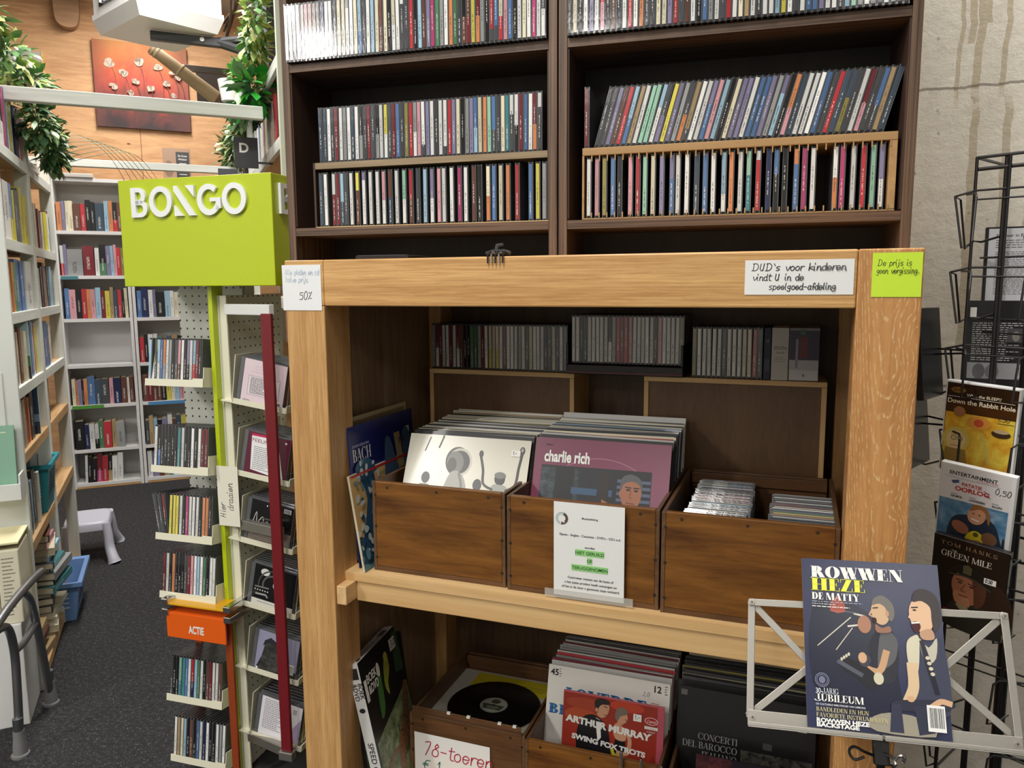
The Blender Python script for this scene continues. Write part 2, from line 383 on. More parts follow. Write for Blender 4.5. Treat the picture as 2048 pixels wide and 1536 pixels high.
# ---- lettering: broad-pen serif capitals and a handwriting hand
def serif(mb, text, x, z, h, m, T_=.2, t_=.045, gap=.1, sx=1.0, shear=0, fit=None, align='l', rot=0):
    def arc(cx, cz, rx, rz, a0, a1, T, t):
        n = 16; q = []
        for i in range(n):
            u, v = R(a0+(a1-a0)*i/n), R(a0+(a1-a0)*(i+1)/n)
            o = lambda w: (cx+rx*math.cos(w), cz+rz*math.sin(w)); ii = lambda w: (cx+max(rx-T, .01)*math.cos(w), cz+(rz-t)*math.sin(w))
            q.append([o(u), o(v), ii(v), ii(u)])
        return q
    def rc(a, b, c, d): return [(a, c), (b, c), (b, d), (a, d)]
    def dg(x0, z0, x1, z1, w): return [(x0, z0), (x0+w, z0), (x1+w, z1), (x1, z1)]
    sf = .07
    def stem(x, z0=0, z1=1, w=T_): return [rc(x, x+w, z0, z1)]+([rc(x-sf, x+w+sf, z0, z0+t_)] if z0 == 0 else [])+([rc(x-sf, x+w+sf, z1-t_, z1)] if z1 == 1 else [])
    def g(c):
        a = sf
        if c == 'I': return stem(a), T_+2*a
        if c == 'L': return stem(a)+[rc(a, .6, 0, t_), dg(.6-t_, 0, .6, .28, t_)], .62
        if c in 'EF':
            q = stem(a)+[rc(a, .6, 1-t_, 1), rc(a, .48, .5, .5+t_), rc(.6-t_, .6, .74, 1), rc(.48-t_, .48, .38, .66)]
            if c == 'E': q += [rc(a, .64, 0, t_), rc(.64-t_, .64, 0, .27)]
            return q, .66
        if c == 'T': return stem(.36-T_/2)+[rc(0, .72, 1-t_, 1), rc(0, t_, .72, 1), rc(.72-t_, .72, .72, 1)], .72
        if c == 'H': return stem(a)+stem(.6)+[rc(a, .7, .48, .48+t_)], .6+T_+a
        if c == 'N': return [rc(a+.02, a+.02+t_, 0, 1), rc(0, .22, 0, t_), dg(.52, 0, a, 1, T_), rc(.68, .68+t_, 0, 1), rc(.58, .82, 1-t_, 1), rc(0, .2, 1-t_, 1)], .82
        if c == 'M': return [rc(a, a+t_, 0, 1), rc(0, .18, 0, t_), dg(.42, 0, a, 1, T_), dg(.42+T_*.6, 0, .82, 1, t_), rc(.82, .82+T_, 0, 1), rc(.76, .88+T_, 0, t_)], .88+T_
        if c == 'V': return [dg(.32, 0, 0, 1, T_), dg(.36+T_*.3, 0, .68, 1, t_), rc(-.05, T_+.06, 1-t_, 1), rc(.58, .8, 1-t_, 1)], .78
        if c == 'W': return [dg(.24, 0, 0, 1, T_), dg(.26+T_*.4, 0, .46, 1, t_), dg(.64, 0, .4, 1, T_), dg(.67+T_*.4, 0, .94, 1, t_), rc(-.05, T_+.05, 1-t_, 1), rc(.86, 1.04, 1-t_, 1)], 1.04
        if c == 'A': return [dg(.04, 0, .36, 1, t_), dg(.56, 0, .3, 1, T_), rc(.14, .6, .3, .3+t_), rc(-.04, .18, 0, t_), rc(.5, .62+T_, 0, t_)], .62+T_
        if c == 'Y': return [dg(.3, .45, 0, 1, T_), dg(.36+T_*.4, .45, .64, 1, t_), rc(.3, .3+T_, 0, .5), rc(.22, .38+T_, 0, t_), rc(-.05, T_+.06, 1-t_, 1), rc(.55, .76, 1-t_, 1)], .74
        if c == 'X': return [dg(.5, 0, 0, 1, T_), dg(.04, 0, .6, 1, t_), rc(-.04, .2, 0, t_), rc(.5, .74, 1-t_, 1)], .74
        if c == 'Z': return [rc(0, .66, 1-t_, 1), rc(0, .68, 0, t_), dg(0, 0, .66-T_, 1, T_), rc(0, t_, .72, 1), rc(.68-t_, .68, 0, .28)], .7
        if c == 'K': return stem(a)+[dg(a+T_, .42, .58, 1, t_), dg(.52, 0, .3, .6, T_), rc(.48, .86, 0, t_), rc(.5, .72, 1-t_, 1)], .84
        if c in 'OQ': return arc(.44, .5, .44, .52, 0, 360, T_, t_)+([dg(.62, -.22, .4, .1, T_*.8)] if c == 'Q' else []), .88
        if c in 'CG':
            q = arc(.44, .5, .44, .52, 42, 318, T_, t_)+[rc(.74, .74+t_, .64, .98)]
            return q+([rc(.62, .62+T_, .04, .42), rc(.52, .92, .4, .4+t_)] if c == 'G' else [rc(.74, .74+t_, .04, .26)]), .84
        if c == 'D': return stem(a)+arc(.34, .5, .5, .5, -90, 90, T_, t_)+[rc(a, .36, 1-t_, 1), rc(a, .36, 0, t_)], .86
        if c in 'PR':
            q = stem(a)+arc(.36, .735, .32, .265, -90, 90, T_*.9, t_)+[rc(a, .37, 1-t_, 1), rc(a, .37, .47, .47+t_)]
            return (q+[dg(.56, 0, .34, .5, T_), rc(.5, .86, 0, t_)], .84) if c == 'R' else (q, .7)
        if c == 'B': return stem(a)+arc(.34, .75, .28, .25, -90, 90, T_*.9, t_)+arc(.36, .26, .34, .26, -90, 90, T_, t_)+[rc(a, .37, 1-t_, 1), rc(a, .37, .5, .5+t_), rc(a, .37, 0, t_)], .72
        if c == 'J': return [rc(.26, .26+T_, .2, 1), rc(.16, .36+T_, 1-t_, 1)]+arc(.23, .2, .23+T_, .24, 180, 360, T_, t_), .42+T_
        if c == 'U': return [rc(a, a+T_, .3, 1), rc(0, T_+2*a, 1-t_, 1), rc(.66, .66+t_, .3, 1), rc(.56, .8, 1-t_, 1)]+arc(.385, .32, .325, .34, 180, 360, T_, t_), .78
        if c == 'S':
            q = arc(.32, .74, .3, .28, 40, 200, T_*.8, t_)+arc(.32, .27, .32, .29, -150, 10, T_*.8, t_)+[[(.04, .72), (.1, .58), (.64, .28), (.64-T_, .24), (.1, .5), (.04, .62)]]
            return q+[rc(.56, .56+t_, .7, .98), rc(.02, .02+t_, .03, .28)], .66
        if c == ' ': return [], .3
        return None, .5
    out = []; cx = 0
    for ch in text:
        q, w = g(ch)
        if q is None:
            vs, fs = font2d(ch, .02); out += [[(vs[i][0]*1.3+cx, vs[i][1]*1.3) for i in f] for f in fs]; w = max(v[0] for v in vs)*1.3 if vs else .3
        else: out += [[(p[0]+cx, p[1]) for p in poly] for poly in q]
        cx += w+gap
    cx -= gap
    if fit: sx = fit/(cx*h)
    dx = {'l': 0, 'c': -cx/2, 'r': -cx}[align]; c, s_ = math.cos(rot), math.sin(rot); y = mb.up()
    for poly in out:
        mb.face([(x+((p[0]+dx+shear*p[1])*h*sx)*c-p[1]*h*s_, y, z+((p[0]+dx+shear*p[1])*h*sx)*s_+p[1]*h*c) for p in poly], m)
HAND = {'a': '46 26 14 13 22 32 43/46 43 52', 'd': '43 32 22 13 15 26 36 45/49 43 52', 'e': '14 44 45 36 26 15 13 22 32 43', 'f': '48 39 28 22/15 45', 'g': '46 26 15 14 23 33 44/46 41 30 20 11',
        'i': '16 13 22/18 19', 'j': '26 21 10 00/28 29', 'k': '19 12/46 14 43 52', 'l': '19 13 22', 'n': '16 12/14 26 36 45 42 52', 'o': '26 15 13 22 32 43 45 36 26', 'p': '16 10/15 26 36 45 43 32 22 13',
        'r': '16 12/14 26 46', 's': '46 26 15 24 34 43 32 12', 't': '29 23 32 42/17 47', 'u': '16 13 22 32 43/46 43 52', 'v': '16 32 56', 'D': '19 12/09 39 57 54 32 02', 'U': '19 14 22 32 44 49/49 42', 'H': '19 12/49 42/15 45',
        'A': '02 29 42/14 34', 'h': '19 12/14 26 36 45 42', 'K': '19 12/49 15 52', 'c': '46 26 15 13 22 42', '5': '48 18 16 36 45 43 32 12', '0': '29 17 14 22 32 44 47 39 29', '7': '19 49 22', '8': '39 28 27 36 45 43 32 22 13 15 26 37 48 39',
        '1': '17 29 22', '2': '18 29 39 48 46 12 42', '3': '19 49 26 36 45 43 32 12', '-': '15 45', '.': '22 33', ',': '23 11', "'": '19 27', '%': '49 12/18 28/33 43', 'm': '16 12/14 26 35 32/34 46 55 52', '€': '48 28 16 14 22 42/05 35/06 36', '4': '39 14 44/36 32'}
def hand(mb, text, x, z, h, m, w=.0016, sx=1.0, slant=.15, rot=0, pitch=4.6):
    u = h/7.0; cx = 0; c, q = math.cos(rot), math.sin(rot); rd = random.Random(text)
    for ch in text:
        if ch == ' ': cx += 4; continue
        g = HAND.get(ch)
        if not g: cx += 3; continue
        for st in g.split('/'):
            pts = []
            for p in st.split():
                a, b = int(p[0])+cx+rd.uniform(-.15, .15), int(p[1])-2+rd.uniform(-.15, .15); a += slant*b; a, b = a*u*sx, b*u
                pts.append((x+a*c-b*q, z+a*q+b*c))
            mb.line(pts, w, m, 4 if len(pts) > 2 else 0)
        cx += 2.6 if ch in "il'.,1" else 3.4 if ch in 'jtrf' else 6.2 if ch in 'mHUD' else pitch
INK = solid(30, 30, 36, .6)
# ------------------------------------------------------------------ setting
def wallbox(name, M, dims, m):
    b = MB(); b.box(*dims, m); return b.build(name, M, kind='structure')
WPAINT = solid(214, 212, 204, .8)
wallbox('floor', None, (-6, 5, -5, 9, -.1, 0), carpet())
wallbox('ceiling', None, (-6, 5, -5, 9, CEIL, CEIL+.1), solid(206, 200, 190, .9))
wallbox('wall_back', AIS, (-4.5, 3.5, 6.62, 6.72, 0, CEIL), plywood())
wallbox('wall_right', CAB, (-.06, 3.4, .70, .8, 0, CEIL), concrete())
wallbox('wall_left', None, (-6, -5.9, -5, 9, 0, CEIL), WPAINT)
wallbox('wall_front', None, (-6, 5, -5, -4.9, 0, CEIL), WPAINT)
wallbox('wall_side', None, (4.9, 5, -5, 9, 0, CEIL), WPAINT)
# ceiling lamps that give the light, two of them added as fill
for i, (x, y, a, p) in enumerate(LAMPS):
    t = thing('ceiling_lamp', f'long white LED ceiling lamp, the {ordw(i+1)} in the row out over the shop', 'lamp', T(x, y, CEIL) @ RZ(math.degrees(a)), 'ceiling lamps')
    b = MB(); b.box(-.64, .64, -.18, .18, -.06, -.001, WHITEP); b.build('housing', None, t)
# ------------------------------------------------------------------ oak shelf cabinet
def cabinet():
    t = thing('shelf_cabinet', 'open oak shelf cabinet with square posts, holding record crates', 'cabinet', CAB)
    for x, y, m in ((0, 0, OAK_Z), (1.165, 0, OAK_LIME), (0, .58, OAK_Z), (1.165, .58, OAK_Z)):
        obox('post', t, (x, x+.1, y, y+.1, 0, 1.405 if (x == 0 or y) else 1.505), m, .0025)
    obox('post_cap', t, (0, .1, 0, .1, 1.4055, 1.505), OAK_X, .0025)
    obox('top_beam', t, (.1005, 1.1645, 0, .1, 1.405, 1.505), OAK_X, .003)
    obox('top_beam', t, (.1, 1.165, .58, .68, 1.405, 1.505), OAK_X, .003)
    obox('top_panel', t, (0, 1.265, .101, .68, 1.484, 1.5045), OAK_X)
    for x in (.03, 1.215): obox('side_panel', t, (x, x+.02, .1, .58, .05, 1.484), OAK_IN)
    for x in (.012, 1.2): obox('stile', t, (x+.03, x+.052, .335, .58, .05, 1.484), OAK_IN)
    obox('back_panel', t, (.1, 1.165, .655, .67, .05, 1.405), OAK_BACK)
    obox('shelf', t, (.1, 1.165, .045, .655, .765, .785), PINE_X)
    obox('shelf_rail', t, (.1265, 1.1645, .05, .075, .715, .7645), PINE_X, .002)
    obox('batten', t, (.1005, .126, .005, .5, .72, .7645), PINE_Y, .002)
    obox('shelf', t, (.1, 1.165, .05, .655, .125, .145), OAK_X)
cabinet()
# ------------------------------------------------------------------ CD bookcases
def bookcase(x0, x1, label):
    t = thing('bookcase', label, 'bookcase', BK @ T(x0, 0, 1.506))
    w = x1-x0; th = .0185
    for x in (0, w-th): 
        b = MB(); b.box(x, x+th, 0, .2, 0, .96, WAL_Z); b.build('upright', None, t, bevel=.001)
    for z in (.059, .426, .80): obox('shelf', t, (th+.0005, w-th-.0005, .001, .185, z, z+.018), WAL_X)
    obox('back_panel', t, (th, w-th, .186, .196, 0, .96), WAL_B)
    for x in (th+.0003, w-th-.0033): obox('inner_lining', t, (x, x+.003, .004, .185, .08, .425), WAL_D)
bookcase(0, .6455, 'dark walnut plywood bookcase full of CDs, the unit nearer the lime green stand')
bookcase(.6485, 1.328, 'dark walnut plywood bookcase full of CDs, the unit nearer the bare concrete wall')
def cd_proto():
    b = MB(); b.box(-.0052, -.0036, .0012, .142, 0, .125, CLEARP); b.box(-.0035, .0034, .0014, .1412, .0005, .1245, TRAYP); b.box(.0035, .0052, .0012, .142, 0, .125, CLEARP)
    r = b.build('cd_case')
    c = MB(); c.box(-.0043, .0029, .0002, .0014, .0045, .1205, SPINE); k = c.build('paper_spine', None, r)
    return r, k
CDR, CDK = cd_proto(); CD_USED = [False]
def cd(M, code, label, group, kind='disc_case'):
    if not CD_USED[0]: r, k = CDR, CDK; CD_USED[0] = True
    else:
        r = CDR.copy(); COL.objects.link(r); k = CDK.copy(); COL.objects.link(k); k.parent = r
    a, _, c2 = code.partition('/')
    sp = 0.0
    if c2:
        sp = float(c2[1:])/100 if len(c2) > 1 else .45; c2 = c2[0]
    setcol(k, a, c2 or None, sp); r.matrix_world = M; tag(r, label, 'CD', group)
    if kind != 'cd_case': r.name = kind
    return r
def colname(code):
    a, _, b = code.partition('/'); return NAMES[a]+(' and '+NAMES[b[0]] if b else '')
def cdrow(F, items, y=0, z=0, phrase='', group='', lean=0, jy=.0015, jl=.35, back=0, first=1, zj=0, kind='disc_case'):
    for i, (x, c) in enumerate(items):
        L = lean+random.uniform(-jl, jl)
        M = F @ T(x, y+random.uniform(-jy, jy), z+abs(math.sin(R(L)))*.0052+.0006+(zj if i % 2 else 0)) @ RX(-back) @ RY(L)
        cd(M, c, f'{colname(c)} CD, {ordw(i+first)} from the left, {phrase}', group, kind)
def cdk(*a, **k): cdrow(BK, *a, kind='cd_case', **k)
def even(s, x0, x1):
    q = s.split(); n = len(q); return [(x0+(x1-x0)*(i+.5)/n, c) for i, c in enumerate(q)]
def bkx(px, y=.02):   # row positions read off the photograph along the rack
    a = math.atan((px-1024)/FPX); d = Vector((math.sin(a), math.cos(a), 0)); I = BK.inverted(); o = I @ Vector((0, 0, 0)); q = I.to_3x3() @ d
    return (o+q*((y-o.y)/q.y)).x
cdk(even('w w d g n R n n d B w w d c c g/w84 w c l/b40 d w l c n c k c/w w w/d80 d r k l n v m G g w o G d k/n n/R y R/o g k r/d20 b/d25 c/r40 p b k w c w m w d/w', .0195, .6245), -.012, 1.9505,
      'top shelf of first bookcase', 'CDs on the top shelf of the first bookcase')
cdk(even('s s w d R w g w s w k/g d R d k/g w y/w d R b d u r g/w p w/d20 v w d w w/d15 r v c k g v b/l c o e b/d40 d c T w/d65 w/k R b w R/o w/d75', .072, .606), .03, 1.7325,
      'middle row of first bookcase', 'CDs in the middle row of the first bookcase')
LLX = [653, 663.4, 678.5, 684.2, 691, 701, 712.5, 725, 738, 751, 764.5, 776, 789, 802, 816, 829, 843, 857, 870, 884, 894, 909.5, 924.7, 936, 952.5, 964, 980, 991.6, 1005, 1019, 1037, 1063.5, 1077.6, 1090]
LLC = 's w w/R60 R l/s d w y/n66 v/w85 w w p/w n/s50 w e/w r/n d l v/w p w w m w n k c/o b c o r b y g'.split()
_t = [(bkx(p), c) for p, c in zip(LLX, LLC)]
_o = [_t[0]]
for p, c in _t[1:]: _o.append((max(p, _o[-1][0]+.0106), c))
cdk(_o, .02, 1.5845, 'lower row of first bookcase', 'CDs in the lower row of the first bookcase', jl=.15)
cdk(even('d c k w v w r/p k n k w r w o d d c c v r d n w k b g w d r w c t w d w w l y w d w b b v w w d l e g w d k w g d d', .669, 1.302), -.012, 1.9505,
      'top shelf of bookcase by concrete wall', 'CDs on the top shelf of the second bookcase')
cdk([(.703, 'R')], .03, 1.7325, 'upright beside the leaning row', 'leaning CDs of the second bookcase', jl=0)
cdk(even('d d v n r l/b t w e e l/w60 d/v y v g d/o t/d20 w w v/b60 p l k c v v w b b v g v/l70 k o/p s w W W b d r s s/u55 d w R/p45 d b/d40 t s', .718, 1.276), .03, 1.7325,
      'leaning row of bookcase by concrete wall', 'leaning CDs of the second bookcase', lean=15, zj=.0)
RLX = [1177, 1192.5, 1207.7, 1223.7, 1237, 1258, 1272.6, 1286, 1302, 1319, 1338.7, 1350.6, 1368, 1386.6, 1403.6, 1419.6, 1440, 1454.5, 1472, 1488.5, 1506.7, 1527, 1542, 1559, 1580.7, 1596.7, 1613.8, 1657, 1670.7, 1692, 1711.7, 1730, 1747, 1768.7]
RLC = 'w p u b k p r e c v v/b60 w w s b w l/w30 o w e/T60 w/r85 B b/k60 k o/b75 m w w/o50 m w r e v/w k'.split()
_t = [(bkx(p), c) for p, c in zip(RLX, RLC)]
_o = [_t[0]]
for p, c in _t[1:]: _o.append((max(p, _o[-1][0]+.0106), c))
cdk(_o, .02, 1.5875, 'pine peg rack by concrete wall', 'CDs in the pine peg rack', jl=.15)
def rack1():
    t = thing('cd_rack', 'plain wooden CD rack whose shelf board parts two rows of CDs', 'CD rack', BK @ T(0, 0, 1.5842))
    obox('top_board', t, (.066, .6265, .018, .16, .1335, .1475), wood('grey_rack_wood', (130, 112, 86), (168, 148, 118), 'x', 60, .6, .05, .2))
    obox('base_board', t, (.066, .6265, .012, .02, -.0002, .0015), PINE_X); obox('back_board', t, (.066, .6265, .17, .178, 0, .133), WAL_D)
    obox('foot', t, (.0605, .0655, .018, .16, 0, .147), WAL_D)
rack1()
RACKX = wood('shaded_rack_pine_x', (160, 124, 80), (192, 156, 108), 'x', 34, .55, .03, .12, big=14); RACKY = wood('shaded_rack_pine_y', (160, 124, 80), (192, 156, 108), 'y', 34, .55, .05, .12, big=14)  # darker copy of the pine, shade inside the bookcase put into its colour
def rack2():
    t = thing('cd_rack', 'pale pine CD rack with pegs between the cases', 'CD rack', BK @ T(0, 0, 1.5842))
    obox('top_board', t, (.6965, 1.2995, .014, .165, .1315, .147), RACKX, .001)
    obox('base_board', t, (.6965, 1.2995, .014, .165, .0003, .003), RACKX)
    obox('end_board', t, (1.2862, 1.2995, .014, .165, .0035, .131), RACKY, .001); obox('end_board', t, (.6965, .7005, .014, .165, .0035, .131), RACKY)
    obox('back_board', t, (.701, 1.286, .166, .172, 0, .147), WAL_D)
    for i in range(36):
        x = .7005+.0163*(i+1)
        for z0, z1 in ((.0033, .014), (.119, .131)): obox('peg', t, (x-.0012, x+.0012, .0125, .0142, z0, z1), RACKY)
rack2()
for nm, dims, lab in (('tray_strip', (.058, .6265, .018, .15, .1478, .1482), 'thin black liner strip under the middle row of CDs'),):
    b = MB(); b.box(*dims, BLACKW); tag(b.build('shelf_liner', BK @ T(0, 0, 1.5842)), lab, 'liner')
# ------------------------------------------------------------------ inside the cabinet, above
def rackbox(x0, x1, label):
    t = thing('backing_box', label, 'box', CAB @ T(x0, .50, .786))
    w = x1-x0; h = .4295
    obox('front_board', t, (.012, w-.012, .004, .012, 0, h-.013), HARDB)
    obox('edge_trim', t, (0, w, 0, .16, h-.0125, h), PINE_X, .001)
    for x in (0, w-.0118): obox('edge_trim', t, (x, x+.0118, 0, .16, 0, h-.013), wood('pine_along_z', (190, 148, 96), (216, 178, 124), 'z', 34, .55, .03, .12, big=14) if 'pine_along_z' not in MATS else MATS['pine_along_z'], .001)
rackbox(.102, .525, 'brown hardboard box with pale edges behind the jazz band record crate')
rackbox(.71, 1.143, 'brown hardboard box with pale edges behind the crate of loose CDs')
cdrow(CAB, even('g R/w R w w R w R/w n k k G G g R w c/y c c/y w R w w w g w d c w w w k d c d w v', .106, .503), .512, 1.216, 'on box behind jazz band crate', 'CDs on the first hardboard box')
cdrow(CAB, even('w w k k w w w w w k/w g r R r p w w w w w k p w w w w u', .519, .808), .50, 1.2435, 'black tray inside oak cabinet', 'CDs in the black tray')
cdrow(CAB, even('u w w w w w d w w w c c r k', .827, .995), .512, 1.216, 'short row beside white box set', 'CDs on the second hardboard box')
def tray():
    t = thing('cd_tray', 'black plastic tray of CDs bridging the two hardboard boxes', 'tray', CAB @ T(.507, .485, 1.216))
    obox('base', t, (0, .302, 0, .16, .0005, .026), solid(28, 26, 28, .3), .002)
    obox('rim', t, (.001, .301, -.004, -.0005, .004, .009), solid(96, 44, 48, .35))
    for x in (0, .296): obox('side', t, (x, x+.006, 0, .15, .0265, .08), BLACKW, .001)
tray()
def boxset(x0, x1, h, label, art):
    t = thing('box_set', label, 'box set', CAB @ T(x0, .502, 1.2165))
    obox('slipcase', t, (0, x1-x0, .001, .14, 0, h), solid(*art[0], .45), .001)
    p = MB(); w = x1-x0; art[1](p, w, h); p.build('cover_print', None, t)
GREYI = PR(110, 104, 106)
boxset(.998, 1.014, .126, 'slim navy box set beside the white one on the hardboard box', ((30, 34, 62), lambda p, w, h: (p.rect(.002, w-.002, .02, .05, PR(60, 66, 96)), p.txt('II', w/2, .09, .012, PR(150, 150, 160), align='c'))))
boxset(1.0155, 1.054, .126, 'plain white box set with faint grey lettering', ((206, 202, 196), lambda p, w, h: (p.txt('DON', w/2, .074, .012, GREYI, align='c', fit=.026), p.txt('Verdi', w/2, .064, .008, GREYI, align='c'), p.lines(.006, w-.006, .055, .045, 3, .001, GREYI, 3, True))))
def art6(p, w, h):
    p.rect(.001, w-.001, .05, h-.006, PR(60, 52, 78)); p.rect(.024, .04, .055, .105, PR(112, 40, 50)); p.rect(.001, w-.001, .02, .05, PR(190, 188, 194)); p.rect(.014, .02, .03, .1, PR(150, 140, 160))
    p.rect(.024, .036, h-.016, h-.004, PR(70, 110, 84)); p.rect(.001, w-.001, .002, .026, PR(214, 214, 218)); p.txt('6', w/2, .01, .012, INK, align='c')
boxset(1.0555, 1.122, .126, 'violet and grey box set marked with a 6 at the end of the row', ((150, 148, 156), art6))
# ------------------------------------------------------------------ record crates
SCREW = metalm('crate_screw', (120, 106, 84), .35)
def crate(x0, x1, y0, y1, z0, h, label, M=CAB, front=CRATE, raised=0):
    t = thing('record_crate', label, 'crate', M @ T(x0, y0, z0)); w = x1-x0; d = y1-y0; th = .012
    b = MB(); b.box(th*.7, w-th*.7, 0, th, .012, h, front)
    fp = b.build('front_panel', None, t, bevel=.0015)
    for sx, sz in ((.025, .85), (.025, .5), (.025, .15), (.975, .85), (.975, .5), (.975, .15), (.12, .94), (.5, .94), (.88, .94)):
        c = MB(); c.tube([(w*sx, -.0006, h*sz), (w*sx, .004, h*sz)], .0035, SCREW, 10); c.tube([(w*sx, -.0009, h*sz), (w*sx, .002, h*sz)], .0015, INK, 6); c.build('screw', None, fp)
    for x in (0, w-th*.68): obox('side_panel', t, (x, x+th*.68, 0, d, 0, h-.001), CRATE_Y, .001)
    obox('back_panel', t, (th, w-th, d-th, d, .012, h-.001), CRATE_D, .001)
    obox('bottom_panel', t, (th*.7, w-th*.7, .001, d-th, 0, .0115), CRATE_D)
    if raised: obox('inner_floor', t, (th, w-th, th+.0005, d-th-.0005, raised-.008, raised), CRATE_D)
    obox('back_rail', t, (th, w-th, d-th-.012, d-th-.0005, h-.03, h-.004), CRATE_D, .001)
    return t
crate(.160, .491, .076, .455, .7855, .214, 'stained oak crate of records with a cream jazz band sleeve in front')
crate(.497, .8275, .070, .455, .7855, .2125, 'stained oak crate of records with the printed white notice taped on')
crate(.832, 1.1625, .064, .455, .7855, .2115, 'stained oak crate holding loose CDs, half hidden by the magazine', raised=.062)
crate(.166, .484, .217, .585, .146, .204, 'dark wooden crate of shellac records on the lower shelf, with a handwritten sheet', front=CRATE_D)
crate(.488, .818, .205, .585, .146, .204, 'dark wooden crate on the lower shelf holding the red dance record', front=CRATE)
crate(.830, 1.160, .22, .585, .146, .18, 'dark wooden crate on the lower shelf behind the music stand', front=CRATE_D)
LPS = {}
def lp_proto(thick):
    k = round(thick, 4)
    if k not in LPS:
        b = MB(); w = .157; b.box(-w, w, 0, thick, 0, .314, OBJC); r = b.build('record_sleeve'); LPS[k] = [r, False]
    q = LPS[k]
    if not q[1]: q[1] = True; return q[0]
    r = q[0].copy(); COL.objects.link(r); return r
def lprow(x, ys, z, leans, codes, phrase, group, thick=.0035):
    n = len(codes)
    for i, c in enumerate(codes):
        f = i/max(1, n-1); y = ys[0]+(ys[1]-ys[0])*f; a = leans[0]+(leans[1]-leans[0])*f+random.uniform(-.25, .25)
        o = lp_proto(thick if random.random() < .7 else thick*1.6); setcol(o, c, jit=.2)
        o.matrix_world = CAB @ T(x+random.uniform(-.003, .003), y, z+random.uniform(0, .005)) @ RX(-a) @ RY(random.uniform(-.5, .5))
        tag(o, f'{NAMES[c]} record sleeve, {ordw(i+1)} behind the front, {phrase}', 'record sleeve', group)
lprow(.345, (.118, .415), .7985, (23, 16), 'k w k c k c d w k c R w k c d w k u c k w u c w k c k t w d c'.split(), 'in the jazz band crate', 'records in the first crate')
lprow(.664, (.158, .388), .7985, (20, 13), 'k c w r k c w k k w d c k B w l k B w c k w c k B w'.split(), 'in the crate with the notice', 'records in the second crate')
o = lp_proto(.012); setcol(o, 'w'); o.matrix_world = CAB @ T(.664, .404, .81) @ RX(-12); tag(o, 'thick white record box at the very back of the crate with the notice', 'record box')
lprow(.655, (.318, .50), .159, (14, 12), 'w R w g r w d w g w R w d w g k w'.split(), 'in the lower crate of the dance record', 'records in the lower middle crate')
lprow(.988, (.335, .50), .159, (14, 12), 'k d k c d k u d k d k d c k'.split(), 'in the lower crate behind the music stand', 'records in the lower end crate')
def sleeve(name, M, w, h, th, base, art, label, edge=None, cat='record sleeve', stickers=()):
    t = thing(name, label, cat, M)
    b = MB(); b.box(0, w, .0001, th, 0, h, edge or base); sl = b.build('sleeve', None, t, bevel=.0006)
    p = MB(); p.rect(0, w, 0, h, base); art(p, w, h); p.build('cover_print', None, t)
    for x, z, sw, sh, tx in stickers:
        s = MB(); s.M = T(x, -p.lay*p.EPS-.0002, z); s.rect(0, sw, 0, sh, PR(240, 240, 236, .5)); hand(s, tx, sw*.12, sh*.3, sh*.55, INK, sw*.05) if tx else None; s.build('price_sticker', None, t)
    return t
# ------------------------------------------------------------------ printed sleeves in the cabinet
SK = PR(206, 152, 120, .4); SKD = PR(160, 104, 78, .4); HAIRD = PR(40, 32, 30); WHT = PR(236, 236, 232)
def art_band(p, w, h):
    G1 = PR(120, 120, 116, .3); G2 = PR(70, 70, 70, .3); G3 = PR(166, 165, 158, .3)
    p.M = T(.004, 0, .048)
    p.ell(.132, .205, .032, .036, G2, .2); p.ring(.137, .204, .028, .034, PR(218, 216, 206), sx=.95); p.ell(.126, .203, .022, .027, G1, .2); p.ell(.118, .196, .012, .018, G2)
    p.pol([(.118, .178), (.15, .172), (.168, .12), (.176, .05), (.1, .05), (.098, .11)], G3, 4); p.line([(.14, .176), (.15, .14), (.135, .1), (.15, .06)], .006, G1, 5)
    for x, s in ((.05, 1), (.085, .75), (.186, .95)):
        p.ell(x+.004, .155*s+.006, .011, .014, G2); p.pol([(x-.02, .13*s), (x+.004, .146*s), (x+.028, .128*s), (x+.034, .04), (x-.028, .04)], G1, 4); p.line([(x-.012, .12*s), (x+.012, .1*s), (x-.006, .08)], .004, G2, 4)
    p.line([(.052, .26), (.042, .226)], .002, G2); p.line([(.086, .262), (.078, .236)], .003, G2); p.ell(.086, .263, .002, .004, G2)
    p.ell(.245, .172, .013, .015, G2); p.ell(.245, .18, .014, .008, G1); p.pol([(.226, .152), (.246, .158), (.266, .15), (.272, .1), (.262, .04), (.23, .04), (.222, .1)], G3, 4)
    p.line([(.228, .146), (.205, .158), (.2, .19), (.19, .222)], .0055, G2, 5); p.line([(.264, .146), (.284, .16), (.288, .2), (.292, .232)], .0055, G2, 5)
    p.ell(.19, .228, .005, .008, G2); p.ell(.292, .242, .006, .009, G2); p.ell(.292, .243, .003, .005, G3); p.line([(.23, .135), (.262, .1)], .005, G2); p.line([(.23, .1), (.262, .135)], .004, G1)
CREAMP = PR(222, 219, 204, .22)
sleeve('record_sleeve', CAB @ T(.186, .099, .7985) @ RX(-24), .315, .315, .0035, CREAMP, art_band, 'cream record sleeve with grey drawings of marching jazz musicians', stickers=((.27, .275, .022, .014, '1.-'),))
def photo_m(name, c1, c2, sc, c3=None):
    if name in MATS: return MATS[name]
    t = NT(name); n = t.noise(t.coord((1, 1, 1)), sc, 5, .65, .6)
    t.col(t.ramp(n, [(.38, rgb(*c1)), (.66, rgb(*c2))]+([(.8, rgb(*c3))] if c3 else []))); t.set(Roughness=.35); return t.m
